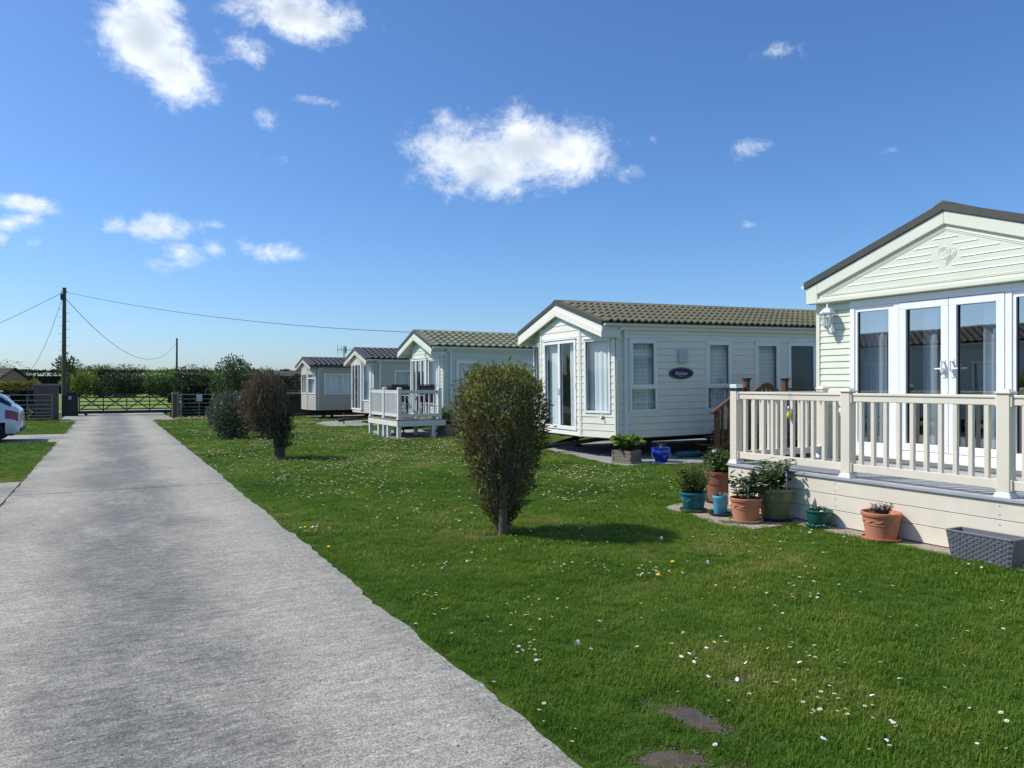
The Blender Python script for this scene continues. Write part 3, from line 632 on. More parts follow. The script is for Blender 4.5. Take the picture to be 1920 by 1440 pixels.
# ------------------------------------------------------------------ holiday homes
def clip2(poly, a, b, c):
    """keep the part of a 2d polygon where a*s + b*z <= c"""
    out = []
    for i in range(len(poly)):
        p, q = poly[i], poly[(i+1) % len(poly)]; dp, dq = a*p[0]+b*p[1]-c, a*q[0]+b*q[1]-c
        if dp <= 1e-9: out.append(p)
        if (dp < -1e-9 and dq > 1e-9) or (dp > 1e-9 and dq < -1e-9):
            t = dp/(dp-dq); out.append((p[0]+(q[0]-p[0])*t, p[1]+(q[1]-p[1])*t))
    return out
class Wall:
    def __init__(s, p0, p1, zb, tops):
        s.p0 = Vector((*p0, 0)); d = Vector((*p1, 0)) - s.p0; s.L = d.length; s.d = d.normalized(); s.n = Vector((s.d.y, -s.d.x, 0)); s.zb = zb
        s.tops = []          # planes z <= c + k*y  expressed along s
        for c, k in tops: s.tops.append((c + k*s.p0.y, k*s.d.y))
        s.op = []
    def P(s, a, z, dn=0): p = s.p0 + s.d*a + s.n*dn; return Vector((p.x, p.y, z))
    def clip(s, poly):
        for c, k in s.tops: poly = clip2(poly, -k, 1, c)
        return poly
    def ztop(s): return max(min(c + k*a for c, k in s.tops) for a in (0, s.L*.5, s.L))
    def cells(s, z0, z1):
        """rectangles of the strip z0..z1 that no opening covers, merged along the wall"""
        cuts = sorted({0, s.L} | {min(max(x, 0), s.L) for o in s.op for x in o[:2]}); out = []
        for a, b in zip(cuts[:-1], cuts[1:]):
            if b-a < 1e-4: continue
            m = (a+b)/2; spans = [(z0, z1)]
            for o in s.op:
                if o[0] < m < o[1]:
                    ns = []
                    for u, v in spans:
                        if o[3] <= u or o[2] >= v: ns.append((u, v)); continue
                        if o[2] > u: ns.append((u, o[2]))
                        if o[3] < v: ns.append((o[3], v))
                    spans = ns
            for sp in spans:
                if sp[1]-sp[0] < .004: continue
                for q in out:
                    if abs(q[1]-a) < 1e-6 and q[2:] == sp: q[1] = b; break
                else: out.append([a, b, *sp])
        return [tuple([q[0], q[1]]+list(q[2:])) if False else (q[0], q[1], q[2], q[3]) for q in out]
    def core(s, mb, th=.05):
        zs = sorted({s.zb, s.ztop()} | {z for o in s.op for z in o[2:4]})
        for z0, z1 in zip(zs[:-1], zs[1:]):
            for a, b, u, v in s.cells2(z0, z1):
                poly = s.clip([(a, u), (b, u), (b, v), (a, v)])
                if len(poly) > 2: mb.extr([s.P(x, z, -.002) for x, z in poly], s.n*-th)
    def cells2(s, z0, z1):
        out = []
        for a, b, u, v in s.cells(z0, z1): out.append((a, b, u, v))
        return out
    def planks(s, h, proud=.020, thin=.010, inset=(.0, .0), gap=.013):
        """lap boards; returns one MB for each separate board piece"""
        res = []; z = s.zb; zt = s.ztop()
        while z < zt-.01:
            z1 = z+h
            for a, b, u, v in s.cells(z+gap, z1):
                a2, b2 = max(a, inset[0]), min(b, s.L-inset[1])
                if b2-a2 < .01: continue
                poly = s.clip([(a2, u), (b2, u), (b2, v), (a2, v)])
                if len(poly) < 3: continue
                m = MB(); n = len(poly)
                dn = lambda zz: thin + (proud-thin)*(1-min(1, max(0, (zz-z)/(h*.96))))**.8
                fr = [s.P(x, zz, dn(zz)) for x, zz in poly]; bk = [s.P(x, zz, -.001) for x, zz in poly]
                m.add(fr+bk, [tuple(range(n))]+[(i, (i+1) % n, n+(i+1) % n, n+i) for i in range(n)]); res.append(m)
            z = z1
        return res

def curtain_mesh(W_, a0, a1, z0, z1, dn, folds, amp, seed):
    r = random.Random(seed); n = max(8, int((a1-a0)*folds*8)); m = MB(); ph = r.uniform(0, 6)
    for i in range(n+1):
        t = i/n; a = a0+(a1-a0)*t; w1 = math.sin(2*math.pi*folds*(a-a0)+ph+.6*math.sin(7*a)); amp_ = amp*(.6+.4*math.sin(3*a+ph))
        for z, k in ((z0, 1.15), ((z0+z1)/2, 1), (z1, .8)): m.v.append(tuple(W_.P(a, z, dn+w1*amp_*k)))
    for i in range(n):
        for k in range(2): b = i*3+k; m.f.append((b, b+3, b+4, b+1))
    return m
def window(root, W_, a0, a1, z0, z1, splits=(), vsplits=(), fw=.055, name='window', curtain='curtain', glass='glass', open_sash=None, drape=1, folds=7, sill=True, proud=.036):
    """white frame (a part) with its glass panes and curtain as sub-parts; adds the wall opening"""
    W_.op.append((a0, a1, z0, z1)); m = MB()
    def fb(u0, u1, v0, v1, d0, d1):
        m.extr([W_.P(u0, v0, d1), W_.P(u1, v0, d1), W_.P(u1, v1, d1), W_.P(u0, v1, d1)], W_.n*(d0-d1))
    fb(a0, a1, z0, z0+fw, -.05, proud); fb(a0, a1, z1-fw, z1, -.05, proud); fb(a0, a0+fw, z0+fw, z1-fw, -.05, proud); fb(a1-fw, a1, z0+fw, z1-fw, -.05, proud)
    us = [a0+fw] + [x for x in vsplits] + [a1-fw]; zs = [z0+fw] + list(splits) + [z1-fw]
    for x in vsplits: fb(x-fw*.5, x+fw*.5, z0+fw, z1-fw, -.05, proud-.002)
    for z in splits:
        for u0, u1 in zip(us[:-1], us[1:]): fb(u0+(fw*.5 if u0 != us[0] else 0), u1-(fw*.5 if u1 != us[-1] else 0), z-fw*.5, z+fw*.5, -.05, proud-.004)
    if sill: fb(a0-.02, a1+.02, z1, z1+.018, 0, proud+.02)
    panes = []
    for iu in range(len(us)-1):
        for iz in range(len(zs)-1):
            u0 = us[iu]+(fw*.5 if iu else 0); u1 = us[iu+1]-(fw*.5 if iu < len(us)-2 else 0)
            v0 = zs[iz]+(fw*.5 if iz else 0); v1 = zs[iz+1]-(fw*.5 if iz < len(zs)-2 else 0)
            if open_sash is not None and iz in open_sash:
                s_ = .042; fb(u0-.012, u1+.012, v0-.012, v0+s_, -.03, proud+.012); fb(u0-.012, u1+.012, v1-s_, v1+.012, -.03, proud+.012)
                fb(u0-.012, u0+s_, v0+s_, v1-s_, -.03, proud+.012); fb(u1-s_, u1+.012, v0+s_, v1-s_, -.03, proud+.012)
                u0 += s_; u1 -= s_; v0 += s_; v1 -= s_
            panes.append((u0, u1, v0, v1))
    f = m.build(name, 'upvc', root, bevel=.004)
    for u0, u1, v0, v1 in panes:
        MB().add([W_.P(u0-.004, v0-.004, .002), W_.P(u1+.004, v0-.004, .002), W_.P(u1+.004, v1+.004, .002), W_.P(u0-.004, v1+.004, .002)], [(0, 1, 2, 3)]).build('pane', glass, f)
        g = MB()
        for q in ((u0-.003, u0+.006, v0, v1), (u1-.006, u1+.003, v0, v1)): g.extr([W_.P(q[0], q[2], .006), W_.P(q[1], q[2], .006), W_.P(q[1], q[3], .006), W_.P(q[0], q[3], .006)], W_.n*-.02)
        g.build('gasket', 'rubber', f)
    if curtain:
        w_ = a1-a0-2*fw
        if drape >= 1: curtain_mesh(W_, a0+fw-.03, a1-fw+.03, z0+fw-.03, z1-fw+.02, -.11, folds, .022, int(a0*100)+int(z0*10)).build('curtain', curtain, f, smooth=True)
        else:
            for u0, u1 in ((a0+fw-.03, a0+fw+w_*drape/2), (a1-fw-w_*drape/2, a1-fw+.03)): curtain_mesh(W_, u0, u1, z0+fw-.03, z1-fw+.02, -.12, folds*1.3, .025, int(u0*77)).build('curtain', curtain, f, smooth=True)
    return f
def vtrim(root, W_, a0, a1, z0, z1, d=.026, material='upvc', name='corner_trim'):
    p = W_.clip([(a0, z0), (a1, z0), (a1, z1), (a0, z1)])
    return MB().extr([W_.P(x, z, d) for x, z in p], W_.n*-(d+.004)).build(name, material, root, bevel=.004)

def tile_geom(tw, rl, h, step=.034):
    m = MB(); n = 6; prof = [0, .12, .62, 1, .78, .22, 0]
    for i in range(n+1): m.v.append((tw*i/n, 0, h*prof[i]+step))
    for i in range(n+1): m.v.append((tw*i/n, rl+.03, h*prof[i]))
    for i in range(n+1): m.v.append((tw*i/n, .004, h*prof[i]-.004))
    k = n+1
    for i in range(n): m.f += [(i, i+1, k+i+1, k+i), (2*k+i, 2*k+i+1, i+1, i)]
    return m
def roof(root, W, L, x0, x1, ov, zr, k, tile_mat, tw=.18, rl=.37, h=.048, vis=None, trim='trim_dark', verge_w=.16):
    """double pitched roof; vis=(xa, xb) builds the near-slope tiles there one by one. Returns eave height"""
    ang = math.atan(k); ye = -ov; ze = zr-k*(W/2+ov); sl = (W/2+ov)/math.cos(ang)
    tm = tile_geom(tw, rl, h, h*.7); me = tm.mesh('roof_tile', True); me.materials.append(MATS[tile_mat])
    try: me.set_sharp_from_angle(angle=R(60))
    except Exception: pass
    d = MB()
    for sgn in (0, 1):
        y_e = ye if sgn == 0 else W-ye
        d.extr([(x0+.01, y_e, ze-.055), (x0+.01, W/2, zr-.055), (x0+.01, W/2, zr-.012), (x0+.01, y_e, ze-.012)], (x1-x0-.02, 0, 0))
    rf = d.build('roof', tile_mat, root)
    rows = int(math.ceil((sl-.05)/rl)); rl_ = (sl-.05)/rows; cols = int((x1-x0-2*verge_w)/tw); xs0 = x0+verge_w
    rest = MB(); ca, sa = math.cos(ang), math.sin(ang)
    for sgn in (0, 1):
        for r_ in range(rows):
            v0 = r_*rl_
            for c in range(cols):
                xx = xs0+c*tw
                if sgn == 0: loc = (xx, ye+v0*ca, ze+v0*sa); rot = (ang, 0, 0)
                else: loc = (xx+tw, W-ye-v0*ca, ze+v0*sa); rot = (ang, 0, math.pi)
                if sgn == 0 and vis and vis[0] <= xx <= vis[1]:
                    o = bpy.data.objects.new('roof_tile', me); C.objects.link(o); o.parent = rf; o.location = loc; o.rotation_euler = rot
                else:
                    M = Matrix.Translation(loc) @ Euler(rot).to_matrix().to_4x4(); rest.add([M @ Vector(p) for p in tm.v], tm.f)
    if rest.v: tag(rest.build('roof_tile_field', tile_mat, rf, smooth=True), kind='stuff')
    # flat verge sheets along both gables and the ridge cap
    for xa in (x0, x1-verge_w-.02):
        for sgn in (0, 1):
            yy = lambda y: y if sgn == 0 else W-y
            p = [(xa, yy(ye-.01), ze-.075), (xa, yy(W/2), zr-.075), (xa, yy(W/2), zr+.022), (xa, yy(ye-.01), ze+.022)]
            MB().extr(p, (.02 if xa == x0 else .02, 0, 0)).build('verge_trim', trim, rf)
            MB().extr([(xa+.02, yy(ye-.01), ze+.004), (xa+.02, yy(W/2), zr+.004), (xa+.02, yy(W/2), zr+.022), (xa+.02, yy(ye-.01), ze+.022)], (verge_w, 0, 0)).build('verge_sheet', tile_mat, rf)
    MB().extr([(x0-.003, W/2-.12, zr+.028-.12*k), (x0-.003, W/2, zr+.045), (x0-.003, W/2+.12, zr+.028-.12*k), (x0-.003, W/2, zr+.02)], (x1-x0+.006, 0, 0)).build('ridge_cap', tile_mat, rf)
    return ze, ang, rf
def gutter(root, x0, x1, y, z, dp_x=None, zb=.4, material='gutter_white', wall_y=0):
    m = MB(); n = 7
    prof = [(math.cos(math.pi+math.pi*i/n)*.05, math.sin(math.pi+math.pi*i/n)*.05) for i in range(n+1)]
    for x in (x0, x1): m.v += [(x, y+a, z+b) for a, b in prof] + [(x, y+a*.9, z+b*.9+.002) for a, b in prof]
    k = n+1
    for i in range(n): m.f += [(i, i+1, 2*k+i+1, 2*k+i), (k+i, 3*k+i, 3*k+i+1, k+i+1)]
    m.f += [tuple(range(k)), tuple(range(2*k, 3*k))[::-1]]
    g = m.build('gutter', material, root, smooth=True)
    x = x0+.35
    while x < x1:
        b = MB()
        for xx in (x-.014, x+.014): b.v += [(xx, y+a*1.14, z+c*1.14) for a, c in prof]
        for i in range(n): b.f.append((i, i+1, k+i+1, k+i))
        b.box(x-.012, y+.04, z-.03, x+.012, wall_y+.005, z); b.build('gutter_bracket', material, g); x += .85
    if dp_x is not None:
        d = MB(); d.box(dp_x-.032, wall_y-.085, zb, dp_x+.032, wall_y-.022, z-.045); d.box(dp_x-.045, wall_y-.095, z-.06, dp_x+.045, wall_y-.012, z-.035)
        d.box(dp_x-.05, wall_y-.024, zb+(z-zb)*.45, dp_x+.05, wall_y-.004, zb+(z-zb)*.45+.02); d.build('downpipe', material, root, bevel=.006)
def chassis(root, W, L, zb, bay=0, wheels=True, seed=1, towbar=True):
    r = random.Random(seed)
    m = MB(); m.box(.4, .65, zb-.16, L-.3, .73, zb-.03); m.box(.4, W-.73, zb-.16, L-.3, W-.65, zb-.03)
    for x in np.arange(.6, L-.5, 1.2): m.box(x, .1, zb-.10, x+.05, W-.1, zb-.031)
    m.box(.0, .05, zb-.032, L-.02, W-.05, zb-.004)
    if bay: m.box(-bay+.04, W*.3, zb-.030, .02, W*.7, zb-.006)
    m.build('chassis', 'chassis', root)
    for x in np.arange(.9, L-.4, 2.2):
        for y in (.69, W-.69):
            a = MB().box(x-.10, y-.10, .0, x+.10, y+.10, .05); a.bar((x-.07, y, .05), (x, y, zb-.15), .03, .03); a.bar((x+.07, y, .05), (x, y, zb-.15), .03, .03); a.bar((x, y-.07, .05), (x, y, zb-.15), .03, .03); a.bar((x, y+.07, .05), (x, y, zb-.15), .03, .03); a.box(x-.045, y-.045, zb-.17, x+.045, y+.045, zb-.15)
            a.build('axle_stand', 'chassis', root)
    if towbar:
        t = MB(); c = W/2
        t.bar((.75, c-.55, zb-.1), (-.45-bay, c-.02, .16), .06, .09); t.bar((.75, c+.55, zb-.1), (-.45-bay, c+.02, .16), .06, .09); t.bar((-.40-bay, c, .18), (-.72-bay, c, .12), .08, .09)
        t.tube([(-.55-bay, c+.02, .30), (-.55-bay, c+.02, .0)], .028, 8); t.lathe([(.06, 0), (.06, .03), (.03, .035)], 10, (-.55-bay, c+.02, 0)); t.box(-.78-bay, c-.05, .07, -.68-bay, c+.05, .17)
        t.build('towbar', 'chassis', root, bevel=.006)
    if wheels:
        for y in (.35, W-.35):
            for x in (L*.46, L*.46+.75):
                wv = MB(); pr = [(.14, -.08), (.26, -.085), (.285, -.05), (.285, .05), (.26, .085), (.14, .08)]
                wv.lathe([(a, b) for a, b in pr], 20); o = wv.build('wheel', 'rubber', root, smooth=True, loc=(x, y, .285), rot=(R(90), 0, 0))
                MB().lathe([(.13, -.082), (.145, -.07), (.145, .07), (.13, .082)], 16).build('rim', 'steel', o, smooth=True)

def home_shell(root, W, L, zb, kw, ztw, walls, siding, plank, single, inset=.03):
    """wall cores plus siding: walls whose index is in `single` get one object for each board"""
    core = MB()
    for w_ in walls: w_.core(core)
    wl = core.build('wall', siding, root)
    rest = MB()
    for i, w_ in enumerate(walls):
        for m in w_.planks(plank):
            if i in single: m.build('siding_board', siding, wl)
            else: rest.add(m.v, m.f)
    if rest.v: tag(rest.build('siding', siding, wl), kind='stuff')
    MB().box(.06, .06, zb+.02, L-.06, W-.06, zb+.05).build('floor', 'interior', root)
    MB().box(.06, .06, ztw-.05, L-.06, W-.06, ztw-.02).build('ceiling', 'curtain_pale', root)
    MB().box(2.6, .07, zb+.05, 2.66, W-.07, ztw-.05).build('partition', 'interior', root)
    return wl
def tops(W, zt, k): return [(zt, k), (zt+k*W, -k)]

# ---- home with the gable emblem (pale green, decked)
def home_green():
    W, L, zb = 3.98, 11.2, .40; k = .36; zr = 3.88
    root = thing('holiday_home', 'pale green holiday home with glazed gable front, embossed gable panel and dark roof edge', 'mobile home', (9.25, 3.60, 0))
    zt = zr-k*W/2-.10
    f = Wall((0, W), (0, 0), zb, tops(W, zt, k)); n = Wall((0, 0), (L, 0), zb, tops(W, zt, k)); b = Wall((L, 0), (L, W), zb, tops(W, zt, k)); s = Wall((L, W), (0, W), zb, tops(W, zt, k))
    c = W/2; z0, z1 = .70, 2.82
    # glazed front: two side lights and a pair of doors
    f.op.append((c-1.41, c+1.41, z0, z1)); m = MB()
    def fb(mm, u0, u1, v0, v1, d0, d1): mm.extr([f.P(u0, v0, d1), f.P(u1, v0, d1), f.P(u1, v1, d1), f.P(u0, v1, d1)], f.n*(d0-d1))
    fb(m, c-1.41, c+1.41, z1-.095, z1, -.05, .05); fb(m, c-1.41, c+1.41, z0, z0+.075, -.05, .05)
    for u0, u1 in ((c-1.41, c-1.335), (c+1.335, c+1.41), (c-.74, c-.665), (c+.665, c+.74)): fb(m, u0, u1, z0+.075, z1-.095, -.05, .05)
    fb(m, c-1.45, c+1.45, z0-.045, z0, -.03, .085)
    fr = m.build('glazed_front', 'upvc', root, bevel=.005)
    for sg in (-1, 1):
        sl = MB(); u0, u1 = sorted((c+sg*.74, c+sg*1.335)); q = .072
        fb(sl, u0, u1, z0+.075, z0+.075+q, -.04, .036); fb(sl, u0, u1, z1-.095-q, z1-.095, -.04, .036); fb(sl, u0, u0+q*.55, z0+.075+q, z1-.095-q, -.04, .036); fb(sl, u1-q*1.2, u1, z0+.075+q, z1-.095-q, -.04, .036)
        so = sl.build('side_light', 'upvc', fr, bevel=.004)
        MB().add([f.P(u0+.03, z0+.14, .004), f.P(u1-.07, z0+.14, .004), f.P(u1-.07, z1-.16, .004), f.P(u0+.03, z1-.16, .004)], [(0, 1, 2, 3)]).build('pane', 'glass_coated', fr)
        g = MB(); fb(g, u0+.036, u0+.052, z0+.14, z1-.16, -.02, .012); fb(g, u1-.098, u1-.084, z0+.14, z1-.16, -.02, .012); g.build('gasket', 'rubber', fr)
        dl = MB(); u0, u1 = sorted((c+sg*.003, c+sg*.66)); q = .095
        fb(dl, u0, u1, z0+.08, z0+.08+q, -.04, .055); fb(dl, u0, u1, z1-.10-q, z1-.10, -.04, .055); fb(dl, u0, u0+q, z0+.08+q, z1-.10-q, -.04, .055); fb(dl, u1-q, u1, z0+.08+q, z1-.10-q, -.04, .055)
        do = dl.build('door', 'upvc', fr, bevel=.006)
        MB().add([f.P(u0+q-.01, z0+.16, .008), f.P(u1-q+.01, z0+.16, .008), f.P(u1-q+.01, z1-.18, .008), f.P(u0+q-.01, z1-.18, .008)], [(0, 1, 2, 3)]).build('pane', 'glass_coated', fr)
        g = MB(); fb(g, u0+q, u0+q+.016, z0+.17, z1-.19, -.02, .02); fb(g, u1-q-.012, u1-q, z0+.17, z1-.19, -.02, .02); g.build('gasket', 'rubber', fr)
        h = MB(); u = c+sg*.055; zh = 1.86
        fb(h, u-.018, u+.018, zh-.13, zh+.10, .055, .064); h.tube([f.P(u, zh+.07, .06), f.P(u, zh+.07, .115), f.P(u+.0*sg, zh-.05, .115), f.P(u, zh-.05, .06)], .011, 8); h.tube([f.P(u, zh-.02, .06), f.P(u, zh-.02, .105), f.P(u+sg*.09, zh-.02, .105)], .010, 8)
        h.build('handle', 'white_paint', fr, smooth=True)
        for z in (z0+.35, z1-.35): fb(MB(), 0, 1, 0, 1, 0, 1)
    # curtains and dim room behind the glass
    for a0, a1 in ((c-1.38, c-1.02), (c+1.02, c+1.38), (c-.50, c-.30), (c+.28, c+.50)): curtain_mesh(f, a0, a1, z0+.05, z1-.03, -.20, 9, .03, int(a0*50)).build('curtain', 'curtain', fr, smooth=True)
    n.op = []; window(root, n, 1.2, 2.2, 1.05, 2.5, splits=(1.5,)); window(root, s, L-2.4, L-1.4, 1.05, 2.5, splits=(1.5,)); window(root, s, L-5.2, L-4.2, 1.05, 2.5, splits=(1.5,))
    wl = home_shell(root, W, L, zb, k, 2.86, [f, n, b, s], 'siding_green', .092, (0,))
    vtrim(root, f, 0, .055, zb, 3.2, .03, 'siding_green'); vtrim(root, f, W-.055, W, zb, 3.2, .03, 'siding_green'); vtrim(root, s, L-.055, L, zb, 3.1, .03, 'siding_green'); vtrim(root, n, 0, .055, zb, 3.1, .03, 'siding_green')
    MB().box(1.6, .6, zb+.05, 2.3, 2.3, zb+.75).build('sofa', 'furniture', root); MB().box(.6, 3.0, zb+.05, 2.3, 3.8, zb+.7).build('sofa', 'furniture', root)
    ze, ang, rf = roof(root, W, L, -.17, L+.1, .10, zr, k, 'roof_green', .2, .4, h=.012)
    # gable: deep frame, recessed ribbed panel with moulding and emblem
    xf, xb = -.150, -.02; zfb = 2.825; yl, yr = -.085, W+.085
    zo = lambda y: zr-.078-k*abs(y-c); fz = .165
    gf = MB()
    for sg in (-1, 1):
        yo = c+sg*(W/2+.085); yi = c+sg*(W/2-.11)
        gf.extr([(xf, yo, zfb), (xf, yi, zfb), (xf, yi, zo(yi)-fz), (xf, yi, zo(yi)), (xf, yo, zo(yo))], (xb-xf, 0, 0))
        gf.extr([(xf, yi, zo(yi)-fz), (xf, c, zo(c)-fz), (xf, c, zo(c)), (xf, yi, zo(yi))], (xb-xf, 0, 0))
    gf.extr([(xf+.002, c-W/2+.11, zfb+.002), (xf+.002, c+W/2-.11, zfb+.002), (xf+.002, c+W/2-.11, zfb+.062), (xf+.002, c-W/2+.11, zfb+.062)], (xb-xf, 0, 0))
    gfo = gf.build('gable_frame', 'fascia_green', root, bevel=.008)
    xp = xf+.035; gy = W/2-.11
    MB().extr([(xp, c-gy, zfb+.05), (xp, c+gy, zfb+.05), (xp, c+gy, zo(c+gy)-fz+.02), (xp, c, zo(c)-fz+.02), (xp, c-gy, zo(c-gy)-fz+.02)], (.03, 0, 0)).build('gable_panel', 'fascia_green', gfo)
    def mould(off, r_):
        g2 = gy-off; zb_ = zfb+.062+off*.62; top = lambda y: zo(y)-fz-off*.9
        pts = [(xp, c-g2, zb_), (xp, c+g2, zb_), (xp, c+g2, top(c+g2)), (xp, c, top(c)), (xp, c-g2, top(c-g2)), (xp, c-g2, zb_)]
        for a, b_ in zip(pts[:-1], pts[1:]):
            if (Vector(a)-Vector(b_)).length > .01: MB().tube([a, b_], r_, 6).build('moulding', 'fascia_green', gfo, smooth=True)
    mould(.06, .009); mould(.085, .007)
    z = zfb+.062+.14; ec, er = zfb+.062+.36, .15
    while True:
        yy = (zo(c)-fz-.085*.9-.03-z)/k-.02
        if yy < .12: break
        yy = min(yy, gy-.12); dz = abs(z-ec); cut = math.sqrt(max(0, er*er-dz*dz))*1.25
        segs = [(c-yy, c+yy)] if cut < .03 else [(c-yy, c-cut), (c+cut, c+yy)]
        for a, b_ in segs:
            m = MB(); m.extr([(xp, a, z-.006), (xp-.007, a+.006, z-.003), (xp-.006, a+.006, z+.004), (xp, a, z+.015)], (0, b_-a-.0, 0)); m.build('gable_rib', 'fascia_green', gfo)
        z += .088
    em = MB(); e = lambda pts, r_=.006: em.tube([(xp-.001, c-y*.85, ec+z_*.85) for y, z_ in pts], r_*.75, 5)
    arc = lambda cx, cz, r_, a0, a1, n=10, sx=1: [(cx+sx*r_*math.cos(R(a0+(a1-a0)*i/n)), cz+r_*math.sin(R(a0+(a1-a0)*i/n))) for i in range(n+1)]
    e(arc(-.02, .04, .085, 20, 340)); e(arc(-.015, .06, .052, -40, 250)); e(arc(-.01, .065, .026, 0, 300)); e(arc(-.05, .01, .06, 200, 330)); e(arc(.015, .0, .06, 210, 350))
    e([(-.14, -.03), (0, -.15), (.15, -.01)], .007); e([(-.125, -.005), (0, -.115), (.10, -.025)], .006)
    e([(.02, -.08), (.06, 0), (.075, .06), (.06, .12)]); e(arc(.11, .04, .05, 100, -80)); e([(.06, -.02), (.10, -.01), (.14, .04)])
    em.build('emblem', 'fascia_green', gfo, smooth=True)
    MB().box(xb-.02, .02, zfb-.003, .02, W-.02, zfb+.02).build('soffit', 'fascia_green', root)
    gutter(root, -.12, L, W+.155, ze-.02, None, wall_y=W); gutter(root, -.12, L, -.155, ze-.02, .3, zb, wall_y=0)
    chassis(root, W, L, zb, 0, True, 1, False)
    # wall lantern beside the glazed front
    la = thing('wall_lantern', 'white metal carriage lantern on the pale green siding beside the doors', 'lantern', (9.25-.028, 7.30, 2.56))
    b = MB(); b.lathe([(.05, -.012), (.05, 0)], 14); bo = b.build('back_plate', 'lamp_white', la, loc=(.012, 0, -.14), rot=(0, R(90), 0), smooth=True)
    ar = MB(); ar.tube([(.01, 0, -.16), (-.05, 0, -.19), (-.10, 0, -.15), (-.11, 0, -.10)], .011, 8); ar.build('arm', 'lamp_white', la, smooth=True)
    cx = -.11
    MB().lathe([(.004, -.17), (.012, -.155), (.008, -.14), (.016, -.125), (.03, -.105), (.055, -.085), (.062, -.07)], 6, (cx, 0, 0)).build('base', 'lamp_white', la)
    cg = MB()
    for i in range(6):
        a = R(60*i); cg.bar((cx+.060*math.cos(a), .060*math.sin(a), -.075), (cx+.088*math.cos(a), .088*math.sin(a), .105), .012, .012)
    cg.build('cage', 'lamp_white', la)
    gl = MB(); gl.lathe([(.052, -.07), (.079, .10)], 6, (cx, 0, 0)); gl.f = gl.f[:6]; gl.build('glass', 'glass_clear', la)
    MB().lathe([(.016, -.07), (.016, -.02), (.024, .0), (.026, .02), (.015, .045), (.003, .05)], 10, (cx, 0, 0)).build('bulb', 'white_paint', la, smooth=True)
    MB().lathe([(.105, .100), (.108, .115), (.085, .145), (.05, .175), (.03, .185), (.018, .19), (.022, .205), (.012, .22), (.016, .235), (.004, .25)], 6, (cx, 0, 0)).build('cap', 'lamp_white', la)
home_green()

